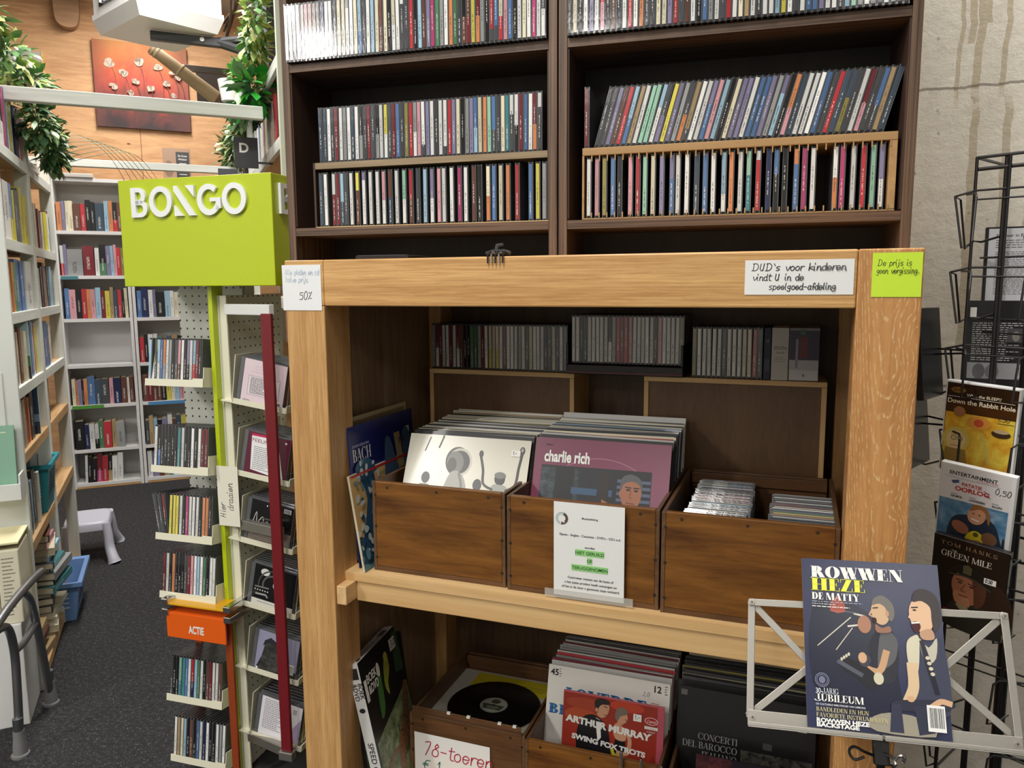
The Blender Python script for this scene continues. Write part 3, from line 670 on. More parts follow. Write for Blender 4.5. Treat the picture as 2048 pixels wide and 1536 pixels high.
def art_maroon(p, w, h):
    p.ring(.16, .115, .158, .1595, PR(176, 120, 140), a0=R(55), a1=R(125)); p.M = T(0, 0, .042); p.rect(.02, .276, -.02, .21, PR(24, 26, 34))
    p.rect(.021, .11, .1, .205, photo_m('dusky_foliage', (22, 26, 32), (60, 76, 84), 60, (150, 160, 160))); p.rect(.055, .1, .09, .206, PR(20, 18, 22)); p.rect(.095, .19, .148, .163, PR(52, 84, 116)); p.rect(.155, .182, .05, .2, PR(34, 26, 28))
    for i in range(6): p.rect(.2, .275, .112+i*.014, .119+i*.014, PR(84, 96, 122))
    p.M = T(-.018, 0, .034) @ Matrix.Diagonal((1.1, 1, 1.2, 1))
    p.pol([(.19, .03), (.2, .09), (.225, .105), (.262, .09), (.276, .03)], PR(30, 36, 44), 4); p.ell(.228, .138, .021, .029, SKD); p.pol([(.206, .14), (.207, .166), (.226, .175), (.248, .164), (.25, .135), (.245, .155), (.228, .162), (.211, .155)], PR(86, 86, 88), 3)
    p.ell(.222, .146, .0045, .002, HAIRD); p.ell(.238, .145, .0045, .002, HAIRD); p.line([(.228, .144), (.225, .132), (.231, .131)], .0018, PR(120, 70, 52)); p.line([(.22, .122), (.235, .121)], .002, PR(110, 60, 50)); p.ell(.207, .138, .003, .007, SKD); p.line([(.216, .151), (.227, .15)], .002, HAIRD); p.line([(.233, .15), (.243, .15)], .002, HAIRD)
    for i in range(4): p.ell(.172+i*.0045, .118-i*.002, .0024, .007, SKD, .3)
    p.M = T(0, 0, .038)
    p.txt('charlie rich', .025, .222, .036, WHT, bold=.035, fit=.108)
    p.M = Matrix(); p.txt('STEREO', .025, .297, .005, PR(60, 20, 36))
sleeve('record_sleeve', CAB @ T(.508, .1345, .7985) @ RX(-20), .315, .315, .0035, PR(124, 56, 84, .3), art_maroon, 'maroon record sleeve with white lowercase title above a dark photo of a man')
BLUES = PR(28, 36, 96, .25)
def art_blue(p, w, h):
    serif(p, 'BACH', .012, .25, .03, WHT, .17, .03, .06, sx=.8); p.txt('JOHANN SEBASTIAN', .012, .284, .009, PR(190, 196, 220), fit=.075)
    p.pol([(.07, .0), (.06, .1), (.075, .16), (.1, .185), (.135, .18), (.16, .15), (.17, .08), (.2, 0)], PR(36, 30, 36), 4); p.ell(.115, .13, .03, .04, PR(120, 86, 72)); p.ell(.105, .16, .04, .026, PR(38, 30, 34))
MLP = CAB @ T(.1415, .045, .788) @ RZ(90)
sleeve('record_sleeve', CAB @ T(.126, .07, .7865) @ RZ(90) @ RX(-4), .315, .335, .004, BLUES, art_blue, 'blue classical record sleeve standing against the cabinet side', stickers=((.268, .275, .022, .018, '1.5'),))
def art_wave(p, w, h):
    S1 = PR(196, 204, 200); B1 = PR(46, 84, 112); B2 = PR(96, 138, 152); O1 = PR(206, 170, 112)
    p.rect(0, w, 0, h, O1); p.rect(0, w, 0, .07, B2); p.pol([(0, .02), (.06, .16), (.03, .24), (.1, .25), (.13, .18), (.1, .1), (.15, .03)], B1, 4)
    rd = random.Random(4)
    for i in range(60):
        x, z = rd.uniform(0, .13), rd.uniform(.02, .25); p.ell(x, z, rd.uniform(.003, .012), rd.uniform(.003, .009), rd.choice([S1, B1, B2, S1]), rd.uniform(0, 3))
    p.pol([(.1, .2), (.135, .09), (.2, .07), (.215, .085), (.15, .11), (.115, .21)], PR(190, 150, 110), 3); p.line([(.12, .19), (.15, .1), (.21, .082)], .003, PR(70, 50, 40), 4)
    for i in range(5): p.ell(.145+i*.013, .112-i*.006, .004, .006, PR(60, 70, 90))
    p.pol([(.15, .12), (.17, .27), (.2, .28), (.22, .2), (.25, .19), (.26, .28), (.3, .28), (.3, .1)], PR(62, 84, 110), 4); p.rect(.22, .25, .2, .29, PR(150, 132, 90))
    p.txt('NO', .24, .262, .02, INK, bold=.03, shear=.2); p.rect(0, w, h-.006, h, PR(170, 40, 44))
sleeve('record_sleeve', CAB @ T(.151, .05, .7865) @ RZ(90) @ RX(-9), .29, .228, .006, PR(196, 200, 190, .4), art_wave, 'worn record sleeve with blue and white waves leaning beside the jazz band crate', edge=PR(206, 196, 170))
sleeve('record_sleeve', CAB @ T(.092, .08, .786) @ RZ(90) @ RX(-2), .315, .35, .003, PR(196, 180, 140), lambda p, w, h: p.rect(.01, w-.01, .01, h-.01, PR(150, 132, 96)), 'tan sleeve edge showing above the blue classical record')
# loose CDs in the third crate, filed with their spines up
UPM = Matrix(((0, 0, -1, .0625), (1, 0, 0, 0), (0, -1, 0, .142), (0, 0, 0, 1)))
def filed(x, y0, step, z, tilt, codes, phrase, group):
    for i, c in enumerate(codes):
        cd(CAB @ T(x+random.uniform(-.004, .004), y0+step*i, z+random.uniform(0, .002)) @ RX(-tilt+random.uniform(-1, 1)) @ UPM, c, f'{colname(c)} CD, {ordw(i+1)} from the front {phrase}', group)
filed(.931, .092, .0128, .8485, 22, 'w c w w g l c p c p w R/p c d k d w l/v y/l d g g'.split(), 'of loose CDs nearer the notice', 'loose CDs nearer the notice')
filed(1.098, .092, .0122, .8485, 12, 'k w o y G B w c R R/k w k d w k g'.split(), 'of loose CDs nearer the oak post', 'loose CDs nearer the oak post')
# book with a DVD on the lower shelf
def boek():
    t = thing('book_with_disc', 'tall black and green wildlife book leaning in the lower corner, white spine', 'book', CAB @ T(.2, .064, .1475) @ RY(-12.5) @ RZ(97))
    w, h, th = .225, .41, .028
    b = MB(); b.box(0, w, 0, th, 0, h, PR(24, 24, 26)); b.build('cover', None, t, bevel=.001)
    p = MB(); p.rect(0, w, 0, h, PR(20, 22, 22)); p.pol([(.01, 0), (.01, .2), (.1, .225), (.23, .26), (.23, 0)], photo_m('blurred_grass', (70, 96, 66), (150, 164, 124), 40), 0)
    p.pol([(.06, .24), (.075, .33), (.1, .36), (.09, .26)], PR(66, 116, 56), 3); p.pol([(.18, .3), (.2, .4), (.23, .4), (.23, .29)], PR(50, 84, 60)); p.pol([(.11, .3), (.125, .35), (.15, .37), (.152, .33), (.13, .3), (.125, .27)], PR(150, 160, 60), 4); p.ell(.142, .362, .012, .012, PR(176, 178, 70))
    SP = photo_m('spotted_coat', (60, 34, 26), (170, 128, 90), 220)
    p.pol([(.09, .02), (.1, .1), (.12, .15), (.17, .2), (.2, .255), (.222, .262), (.224, .24), (.21, .2), (.2, .14), (.14, .1), (.12, .02)], SP, 5); p.line([(.14, .13), (.08, .135), (.03, .115)], .014, SP, 5)
    p.txt('BOEK', .026, .345, .03, WHT, bold=.02, fit=.055); p.txt('&DVD', .026, .318, .03, WHT, bold=.02, fit=.055); p.rect(.008, .022, .305, .36, WHT); p.ell(.09, .352, .009, .018, WHT)
    p.build('cover_print', None, t)
    s = MB(); s.M = RZ(-90) @ T(-th, 0, 0); s.rect(0, th, 0, h, PR(206, 206, 204)); s.rect(.004, th-.004, h-.04, h-.012, INK)
    s.txt('BOEK', .017, h-.05, .016, INK, bold=.02, rot=R(-90)); s.txt('&DVD', .003, h-.05, .016, INK, bold=.02, rot=R(-90)); s.ell(.014, h-.118, .008, .006, INK); s.txt('SPEED OF LIFE', .008, h-.2, .02, INK, bold=.01, rot=R(-90)); s.build('spine', None, t, label='white spine with black lettering')
    s = MB(); s.M = T(0, 0, h) @ RX(-90); s.rect(.0, w, 0, th, PR(186, 184, 182)); s.txt('SPEED OF LIFE', .07, .008, .014, PR(70, 66, 66), bold=.01); s.rect(.012, .03, .004, th-.004, INK); s.rect(.16, .2, .006, th-.006, PR(60, 56, 56)); s.build('page_edge', None, t)
    s = MB(); s.M = T(w-.05, -p.lay*p.EPS-.0003, h-.05); s.rect(0, .036, 0, .03, PR(220, 222, 220)); hand(s, '3.0', .006, .008, .016, INK, .002); s.build('price_sticker', None, t)
boek()
sleeve('book_with_disc', CAB @ T(.133, .085, .1465) @ RY(-7) @ RZ(90), .235, .37, .012, PR(20, 20, 22), lambda p, w, h: (p.rect(0, .06, 0, .2, photo_m('blurred_grass', (70, 96, 66), (150, 164, 124), 40)), p.ell(.02, .08, .012, .02, PR(200, 204, 200))), 'thin black book hidden behind the wildlife book', cat='book')
# shellac record on its sleeve
def shellac():
    M = CAB @ T(.172, .26, .296)
    t = thing('shellac_sleeve', 'pale record sleeve with yellow top lying under the black disc', 'record sleeve', M)
    b = MB(); b.box(0, .305, 0, .305, 0, .004, PR(196, 194, 182)); b.build('sleeve', None, t, bevel=.0006)
    p = MB(); p.M = T(0, 0, .0045) @ RX(-90); p.rect(0, .305, 0, .305, PR(196, 194, 182)); p.rect(.05, .3, .215, .295, PR(206, 190, 40)); p.lines(.2, .29, .26, .24, 3, .002, INK, 2)
    for x, z in ((.02, .02), (.24, .03), (.25, .06), (.03, .06)): p.line([(x, z), (x+.03, z+.02), (x+.01, z+.05), (x+.04, z+.07)], .0012, PR(150, 148, 140), 5)
    p.build('cover_print', None, t)
    d = thing('shellac_record', 'black shellac record lying flat with a grey green label', 'record', M @ T(.158, .135, .0062) )
    b = MB(); n = 64; pr = [(.0042, .0016), (.038, .0016), (.0385, .0022), (.126, .0022), (.1275, .0012), (.1265, 0)]; m = NT('shellac_grooves').set(Base_Color=rgb(12, 12, 13), Roughness=.3).m
    vs = [(r*math.cos(2*math.pi*i/n), r*math.sin(2*math.pi*i/n), z) for r, z in pr for i in range(n)]
    b.poly(vs, [(k*n+i, (k+1)*n+i, (k+1)*n+(i+1) % n, k*n+(i+1) % n) for k in range(len(pr)-1) for i in range(n)], m, True); b.build('disc', None, d)
    p = MB(); p.M = T(0, 0, .0024) @ RX(-90); p.ell(0, 0, .038, .038, PR(156, 160, 146), n=40); p.ring(0, 0, .0345, .0355, PR(90, 96, 84)); p.pol([(-.032, .002), (.032, .002), (.024, -.022), (-.024, -.022)], PR(62, 70, 54)); p.pol([(-.012, .022), (.0, .03), (.014, .02), (.006, .008), (-.01, .01)], PR(84, 76, 62), 3); p.lines(-.02, .02, -.008, -.018, 3, .0015, PR(190, 190, 176), 5, True); p.ell(0, 0, .0036, .0036, INK); p.build('record_label', None, d)
    g = thing('card_divider', 'brown card with white tabs at the front of the shellac crate', 'divider', CAB @ T(.168, .228, .30))
    b = MB(); b.box(0, .30, 0, .004, .0, .062, CRATE_D); b.build('card', None, g, bevel=.001)
    for x in (.10, .155, .24, .28): obox('tab', g, (x, x+.009, -.001, .005, .0585, .064), WHT)
shellac()
CAPW = solid(238, 236, 230, .4)
def art_loverde(p, w, h):
    BL = PR(30, 112, 176); p.txt('45', .006, .29, .022, INK, bold=.03); p.lines(.03, .036, .306, .288, 4, .002, INK, 1); p.txt('12', .276, .29, .022, INK, bold=.03); p.lines(.302, .309, .306, .288, 4, .002, INK, 2)
    serif(p, 'LOVERDE', .05, .23, .035, BL, .27, .09, .04, fit=.21); serif(p, 'BELLA BELLA', .008, .195, .024, BL, .27, .09, .04, fit=.28); p.lines(.27, .3, .262, .25, 2, .002, PR(190, 100, 100), 3)
    p.pol([(0, .05), (.0, .1), (.01, .1), (.02, .085), (.02, .06)], PR(90, 94, 98))
sleeve('record_sleeve', CAB @ T(.4965, .293, .1595) @ RX(-15), .315, .315, .004, CAPW, art_loverde, 'white record sleeve with thick blue slab lettering behind the dance record', stickers=((.245, .272, .02, .018, '2,0'),))
def art_dance(p, w, h):
    OR = PR(206, 96, 48); p.rect(w-.016, w, 0, h, PR(186, 84, 100)); p.rect(0, w, h-.004, h, PR(190, 90, 100)); p.M = T(-.012, 0, .012) @ Matrix.Diagonal((1.08, 1, 1.06, 1))
    p.ell(.05, .05, .03, .022, OR); p.ell(.056, .2, .04, .02, PR(180, 76, 42)); p.ell(.2, .06, .03, .03, OR); p.ell(.068, .23, .05, .014, PR(166, 66, 40)); p.ell(.16, .24, .04, .012, PR(190, 66, 40))
    BK_ = PR(20, 18, 22, .4); YE = PR(206, 196, 50); YD = PR(166, 150, 36)
    MM = p.M.copy(); p.M = T(-.012, 0, .05) @ Matrix.Diagonal((1.08, 1, 1.06, 1))
    p.pol([(.112, .095), (.13, .105), (.165, .085), (.2, .045), (.226, .012), (.215, -.0), (.12, 0), (.11, .04)], YE, 4)
    for a, b_, c in ((.125, .128, .13), (.14, .155, .165), (.15, .175, .19)): p.line([(a, .09), (b_, .05), (c, .008)], .0035, YD, 4)
    p.pol([(.135, .098), (.138, .13), (.156, .134), (.16, .108), (.15, .094)], BK_, 3); p.pol([(.138, .128), (.13, .15), (.14, .165), (.158, .152), (.16, .128)], SK, 4); p.line([(.162, .15), (.17, .128), (.165, .1), (.145, .098)], .009, SK, 4)
    p.ell(.15, .178, .013, .016, SK, -.3); p.pol([(.134, .178), (.138, .196), (.152, .202), (.164, .192), (.158, .186), (.146, .18), (.14, .168)], PR(120, 108, 96), 4); p.line([(.158, .176), (.162, .172)], .0014, HAIRD); p.line([(.155, .166), (.16, .167)], .0018, PR(150, 40, 40))
    p.M = MM
    p.pol([(.06, .2), (.09, .208), (.118, .18), (.126, .13), (.12, .1), (.114, .06), (.116, 0), (.056, 0), (.05, .08), (.046, .16)], BK_, 4)
    p.pol([(.09, .204), (.1, .2), (.104, .16), (.096, .15), (.092, .18)], WHT, 0); p.line([(.088, .2), (.1, .196)], .006, BK_)
    p.ell(.105, .226, .015, .021, SK, -.25); p.pol([(.088, .222), (.086, .242), (.1, .25), (.118, .246), (.12, .238), (.104, .236), (.096, .228), (.093, .215)], HAIRD, 4); p.ell(.091, .222, .003, .005, SK); p.line([(.108, .233), (.115, .231)], .0018, HAIRD); p.line([(.116, .226), (.121, .221), (.116, .219)], .0015, SKD); p.line([(.109, .213), (.116, .214)], .0018, PR(140, 60, 50))
    p.line([(.116, .15), (.13, .11), (.138, .098)], .012, BK_, 4); p.ell(.14, .1, .009, .007, SK, -.3)
    p.M = T(0, 0, .056)
    p.txt('ARTHUR MURRAY', .008, .152, .022, WHT, bold=.05, fit=.215, rot=R(-3)); p.txt('SWING FOX TROTS', .026, .112, .017, WHT, bold=.05, fit=.185, rot=R(-4))
    p.M = T(0, 0, .012)
    RD = PR(176, 30, 36); p.ell(.222, .232, .016, .009, WHT); p.ell(.222, .232, .0145, .0078, RD); p.txt('Capitol', .222, .2285, .009, WHT, shear=.3, align='c', fit=.021); p.rect(.206, .238, .212, .219, WHT); p.txt('HIGH FIDELITY', .222, .2135, .004, RD, align='c'); p.txt('EXTENDED', .222, .205, .004, WHT, align='c'); p.txt('PLAY', .222, .2, .004, WHT, align='c')
sleeve('record_sleeve', CAB @ T(.556, .262, .1595) @ RX(-10), .252, .282, .004, PR(156, 52, 38, .3), art_dance, 'red record sleeve with a dancing couple, he in black and she in yellow', edge=PR(200, 120, 120), stickers=((.178, .238, .02, .017, '1.-'),))
def art_baroque(p, w, h):
    TX = PR(160, 160, 156)
    for i, s in enumerate(('CONCERTI', 'DEL BAROCCO', 'ITALIANO', 'VIVALDI', 'GEMINIANI', 'LOCATELLI', 'ALBINONI')): serif(p, s, .142, .196-i*.021, .0155, TX, .16, .05, .05, align='r', sx=.95)
    p.rect(.15, w-.006, .0, .19, photo_m('orchestra_photo', (22, 22, 22), (96, 94, 86), 46, (150, 148, 140))); p.rect(.15, w-.006, .02, .11, photo_m('orchestra_crowd', (14, 14, 15), (60, 58, 56), 120, (150, 148, 142))); p.pol([(.24, .05), (.25, .12), (.262, .14), (.275, .12), (.28, .05)], PR(12, 12, 13), 4); p.ell(.262, .145, .007, .009, PR(60, 50, 44)); p.rect(.2, .22, .2, .215, PR(70, 70, 74)); p.rect(.005, .02, .295, .308, PR(110, 110, 108))
sleeve('record_sleeve', CAB @ T(.8335, .305, .1595) @ RX(-13), .315, .315, .004, PR(26, 25, 27, .3), art_baroque, 'black record sleeve with pale serif capitals and an orchestra photo', stickers=((.265, .255, .03, .02, '1--'),))
def art_glasses(p, w, h):
    p.rect(0, .08, 0, h, photo_m('red_sparkle', (46, 18, 24), (96, 46, 48), 30, (220, 190, 180))); p.pol([(.06, 0), (.075, .06), (.1, .075), (.15, .07), (.18, .03), (.19, 0)], PR(24, 22, 28), 4)
    p.ell(.13, .1, .03, .04, PR(170, 128, 124)); p.pol([(.096, .1), (.098, .14), (.13, .155), (.162, .14), (.165, .105), (.158, .125), (.13, .135), (.104, .125)], PR(96, 64, 50), 4)
    for x in (.116, .146): p.ell(x, .108, .013, .009, INK); p.ell(x, .108, .01, .006, PR(110, 84, 84))
    p.line([(.127, .11), (.135, .11)], .003, INK); p.line([(.13, .1), (.127, .088), (.134, .087)], .002, SKD); p.line([(.12, .076), (.142, .077)], .003, PR(120, 60, 60))
sleeve('record_sleeve', CAB @ T(.89, .232, .1595) @ RX(-8), .25, .21, .004, PR(30, 24, 34, .3), art_glasses, 'small dark sleeve with a man in glasses, low at the frame edge')
# metal pegs low down by the dance record
for i, (x, y) in enumerate(((.728, .196), (.775, .19), (.822, .186), (.866, .18))):
    b = MB(); b.tube([(x, y, .146), (x, y, .372-i*.004), (x, y, .377-i*.004)], [.004, .004, .0025], CHROME, 10)
    tag(b.build('metal_peg', CAB), f'{ordw(i+1)} upright chrome peg counted from the red dance record', 'peg', 'chrome pegs on the lower shelf')
# ------------------------------------------------------------------ notes and signs on the cabinet
def sheet(name, M, w, h, label, art, base=PR(236, 237, 236, .6), cat='note', curl=0):
    t = thing(name, label, cat, M); b = MB(); n = 6
    for i in range(n):
        a, c = i/n, (i+1)/n
        b.face([(w*a, -.0003-curl*(1-a)**2, 0), (w*c, -.0003-curl*(1-c)**2, 0), (w*c, -.0003-curl*(1-c)**2, h), (w*a, -.0003-curl*(1-a)**2, h)], base)
        b.face([(w*a, 0, 0), (w*c, 0, 0), (w*c, 0, h), (w*a, 0, h)], base)
    b.build('paper', None, t); p = MB(); p.lay = 6+int(curl/p.EPS)
    for a in (art if isinstance(art, tuple) else (art,)): a(p, w, h); p.build('writing', None, t); p = MB(); p.lay = 6
    return t
FADED = PR(176, 196, 214, .6)
n50 = (lambda p, w, h: hand(p, 'Alle platen en cd', .008, .078, .012, FADED, .0009, sx=.75), lambda p, w, h: hand(p, 'halve prijs', .008, .062, .012, FADED, .0009, sx=.8), lambda p, w, h: hand(p, '50%', .042, .024, .017, INK, .0015))
sheet('paper_note', CAB @ T(-.006, -.001, 1.3955), .101, .0995, 'white square note reading 50% on the oak post by the green stand', n50, PR(234, 236, 238, .6))
nkids = (lambda p, w, h: hand(p, "DUD's voor kinderen", .012, .042, .012, INK, .0013, sx=1.05), lambda p, w, h: hand(p, 'vindt U in de', .012, .025, .011, INK, .0013), lambda p, w, h: hand(p, 'speelgoed-afdeling', .04, .009, .011, INK, .0013, sx=.92))
sheet('paper_note', CAB @ T(.9815, -.001, 1.4285), .178, .0605, 'wide white handwritten note taped to the oak top beam', nkids)
t = sheet('paper_note', CAB @ T(1.187, -.001, 1.4245), .0755, .0735, 'neon yellow green sticky note on the limed oak post', (lambda p, w, h: hand(p, 'De prijs is', .008, .052, .010, INK, .0008, sx=.8), lambda p, w, h: hand(p, 'geen vergissing.', .006, .039, .010, INK, .0008, sx=.68)), PR(206, 240, 60, .6))
TAPE = NT('clear_tape').set(Base_Color=rgb(220, 220, 214), Roughness=.1, Alpha=.3).m
def logo(p, cx, cz, r): p.ring(cx, cz, r*.55, r, PR(96, 78, 66), a0=R(-100), a1=R(80)); p.ring(cx, cz, r*.6, r*.95, PR(190, 206, 206), a0=R(70), a1=R(250)); p.ring(cx, cz, r*.96, r, PR(120, 120, 116)); p.ell(cx+r*.3, cz-r*.55, r*.14, r*.14, WHT)
def notice(p, w, h):
    logo(p, .018, .168, .0135); p.txt('Muziekafdeling', .078, .170, .0058, INK, bold=.012, align='c', fit=.034); p.txt('Elpees - Singles - Cassettes - DVD\'s - CD\'s e.d.', .078, .132, .0066, INK, bold=.012, align='c', fit=.13); p.txt('worden', .078, .108, .0066, INK, bold=.012, align='c', fit=.022)
    HL = PR(150, 214, 130, .6)
    for s, z, wd in (('NIET GERUILD', .0945, .062), ('OF', .078, .011), ('TERUGGENOMEN', .0615, .078)): p.rect(.078-wd/2, .078+wd/2, z-.003, z+.0105, HL); p.txt(s, .078, z, .0095, PR(30, 70, 40), bold=.02, align='c', fit=wd*.98)
    for s, z, wd in (('Controleer meteen aan de kassa of', .040, .098), ('u het juiste product heeft ontvangen en', .0295, .112), ('of het in de door u gewenste staat verkeerd.', .0195, .124)): p.txt(s, .08, z, .0068, INK, bold=.012, align='c', fit=wd)
t = sheet('paper_notice', CAB @ T(.6075, .0585, .795), .151, .2035, 'printed white notice with green highlighted words on the middle crate', notice, cat='notice')
b = MB(); b.box(-.02, .17, -.0012, -.0006, -.006, .012, TAPE); b.build('tape', None, t, label='strip of clear tape')
n78 = (lambda p, w, h: hand(p, '78-toeren', .022, .092, .035, PR(176, 24, 60), .0028, sx=1.0), lambda p, w, h: hand(p, '€ 1,', .022, .05, .03, PR(20, 110, 90), .0026))
sheet('paper_note', CAB @ T(.181, .2135, .152), .211, .15, 'white sheet on the lower crate with a red handwritten number', n78)
# small things lying on the cabinet top
def claw():
    t = thing('hair_claw_clip', 'black claw clip gripping the front edge of the oak top beam', 'clip', CAB @ T(.505, .0, 1.505))
    b = MB(); b.tube([(-.026, .012, .006), (-.01, .014, .011), (.01, .014, .011), (.026, .012, .006)], .004, BLACKW, 8); b.build('spine_bar', None, t)
    for i in range(5):
        x = -.016+i*.008; b = MB(); b.tube([(x, .012, .009), (x, .004, .008), (x, -.004, .003), (x, -.005, -.014)], [.0025, .0025, .002, .0014], CHROME if i % 2 else BLACKW, 8); b.build('prong', None, t)
    b = MB(); b.tube([(-.006, .016, .01), (-.004, .02, .022), (.008, .018, .024)], [.004, .005, .003], solid(70, 72, 74, .2), 8); b.build('lever', None, t)
claw()
b = MB(); b.box(0, .125, 0, .14, 0, .006, solid(40, 34, 34, .2)); b.box(.002, .118, .002, .13, .0061, .0075, CLEARP); tag(b.build('disc_case', CAB @ T(.178, .008, 1.5055) @ RZ(2), bevel=.0006), 'thin dark disc case lying flat on the oak beam top', 'disc case')
# ------------------------------------------------------------------ music stand and magazine
def planeM(o, yaw, lean, roll): return T(*o) @ RZ(-yaw) @ RX(-lean) @ RY(roll)
MS = planeM((.4833, 1.2393, .9915), 15.275, 25.9, -1.68) @ Matrix.Scale(.91, 4)     # x right, z up along the desk, -y towards the reader
def magazine():
    w, h = .225, .285; t = thing('magazine', 'dark blue concert magazine with a white and yellow title on the music stand', 'magazine', MS @ T(0, 0, -h))
    b = MB(); b.box(0, w, .0003, .006, 0, h, PAGES); pg = b.build('pages', None, t); NV = PR(44, 49, 80, .26)
    p = MB(); p.rect(-.0005, w+.0005, -.0005, h+.0005, NV)
    DK = PR(20, 23, 40, .26); GR = PR(84, 88, 100, .2); PALE = PR(206, 200, 176, .2)
    p.pol([(.02, .05), (.015, .2), (.08, .21), (.13, .17), (.15, .09), (.14, .03)], PR(28, 32, 54, .26), 5)
    p.pol([(.045, .195), (.05, .217), (.064, .218), (.07, .195)], PR(176, 96, 84), 2)
    def line(a, b_, wd, m): p.line([a, b_], wd, m)
    line((.022, .135), (.078, .186), .0016, PALE); line((.052, .13), (.08, .168), .0014, PALE); line((.074, .171), (.1, .176), .003, PR(210, 206, 196)); line((.085, .193), (.1, .19), .003, PALE); line((.07, .196), (.088, .194), .0016, GR)
    # the man who sings with a guitar
    p.pol([(.118, .165), (.14, .17), (.15, .155), (.152, .12), (.142, .085), (.115, .085), (.11, .115), (.106, .14)], PR(40, 42, 52), 4); p.pol([(.126, .165), (.142, .166), (.152, .15), (.146, .12), (.128, .105), (.118, .11)], PR(92, 92, 96), 4)
    p.line([(.132, .13), (.12, .1), (.095, .104), (.078, .106)], .011, PR(196, 156, 120), 4); p.pol([(.06, .112), (.072, .118), (.11, .098), (.118, .076), (.104, .07), (.08, .088), (.062, .098)], PR(28, 28, 36), 4); p.line([(.056, .11), (.075, .1), (.09, .092)], .007, GR, 3); p.ell(.118, .088, .008, .01, PALE)
    for i in range(4): p.ell(.06+i*.004, .115+i*.003, .002, .003, PALE)
    p.pol([(.088, .12), (.1, .126), (.108, .118), (.1, .105), (.09, .108)], PR(60, 62, 72), 3); p.ell(.094, .12, .007, .009, PR(206, 166, 130))
    p.ell(.1, .176, .011, .015, PR(170, 124, 100)); p.ell(.127, .198, .0145, .021, PR(206, 172, 138), .15); p.pol([(.114, .21), (.118, .222), (.132, .227), (.147, .215), (.15, .196), (.144, .184), (.138, .192), (.136, .206), (.126, .213)], PR(116, 112, 106), 4); p.ell(.138, .197, .003, .005, PR(196, 150, 120)); p.line([(.113, .2), (.109, .193), (.113, .191)], .003, PR(206, 172, 138)); p.ell(.117, .184, .0035, .005, PR(60, 30, 30)); p.line([(.116, .205), (.123, .206)], .0018, HAIRD); p.pol([(.118, .178), (.128, .172), (.14, .176), (.142, .166), (.12, .164)], PR(150, 110, 90), 3)
    # the laughing singer, larger
    p.pol([(.168, .15), (.185, .163), (.212, .16), (.2245, .15), (.2245, .04), (.16, .045), (.165, .1)], PR(56, 60, 82), 4); p.pol([(.166, .12), (.166, .15), (.176, .162), (.186, .16), (.182, .11), (.174, .095)], PALE, 4); p.pol([(.186, .16), (.2, .145), (.214, .162), (.21, .128), (.196, .118), (.19, .13)], PR(190, 186, 170), 3); p.line([(.172, .11), (.172, .08), (.165, .062)], .017, PR(214, 186, 150), 4)
    p.pol([(.186, .155), (.192, .158), (.203, .118), (.212, .07), (.204, .07), (.192, .12)], DK, 0)
    for i in range(4): p.ell(.197+i*.002, .128-i*.0085, .0035, .003, PALE)
    p.ell(.1925, .198, .0195, .029, PR(222, 184, 150), .1); p.pol([(.18, .22), (.184, .237), (.198, .243), (.216, .234), (.2235, .21), (.22, .185), (.211, .172), (.208, .19), (.207, .212), (.194, .222)], PR(64, 58, 60), 4); p.pol([(.174, .2), (.171, .193), (.175, .19)], PR(222, 184, 150)); p.ell(.182, .206, .003, .0014, HAIRD); p.line([(.178, .21), (.187, .211)], .002, HAIRD); p.pol([(.175, .184), (.186, .187), (.19, .178), (.184, .168), (.178, .172)], PR(70, 30, 34), 3); p.line([(.177, .184), (.187, .1855)], .0026, WHT); p.pol([(.188, .17), (.206, .176), (.21, .16), (.192, .158)], PR(190, 150, 120), 3)
    p.pol([(.14, .055), (.2245, .062), (.2245, .048), (.15, .04)], PR(34, 38, 58), 3); p.line([(.2, .052), (.212, .06), (.2245, .058)], .009, PR(206, 166, 130), 3); p.ell(.166, .06, .006, .005, PR(206, 166, 130))
    p.pol([(.1, .022), (.13, .035), (.18, .03), (.2, .004), (.11, .004)], PR(150, 144, 128), 3); p.pol([(.13, .005), (.135, .05), (.15, .05), (.152, .005)], PR(44, 48, 70)); p.pol([(.175, .004), (.17, .05), (.19, .05), (.2, .01)], PR(40, 44, 66))
    serif(p, 'ROWWEN', .014, .252, .0205, WHT, .3, .035, .02, fit=.153); YL = PR(232, 232, 70, .3); serif(p, 'HEZE', .014, .2295, .0215, YL, .3, .035, .03, fit=.09); serif(p, 'DE MATTY', .0145, .2135, .0125, WHT, .28, .05, .03, fit=.078)
    p.lines(.0145, .1, .2095, .2075, 1, .0012, PR(170, 174, 190), 2); p.lines(.0145, .075, .2055, .204, 1, .0012, PR(200, 200, 206), 4); p.lines(.0145, .09, .201, .2, 1, .0014, WHT, 5)
    p.ring(.026, .078, .0105, .0118, PR(120, 126, 150)); p.ring(.026, .078, .0075, .0095, PR(96, 100, 126)); p.ell(.026, .078, .0055, .006, PR(110, 116, 140))
    serif(p, '30-JARIG', .0145, .056, .009, PR(200, 204, 216), .18, .05, .04, fit=.037); serif(p, 'JUBILEUM', .0145, .0435, .0115, WHT, .2, .05, .04, fit=.077); p.txt('DE CULTURELE SMELTKROES VAN LIMBURG', .0145, .037, .004, PR(206, 208, 216), bold=.02, fit=.079)
    serif(p, 'BANDLEDEN EN HUN', .0145, .027, .0068, PR(200, 190, 140), .18, .06, .04, fit=.084); serif(p, 'FAVORIETE INSTRUMENTEN', .0145, .018, .0068, PR(200, 190, 140), .18, .06, .04, fit=.114); p.txt('ROWWEN HEZE', .0145, .0095, .0095, WHT, bold=.045, fit=.084); p.txt('BACKSTAGE', .0145, .0025, .0095, WHT, bold=.045, fit=.068)
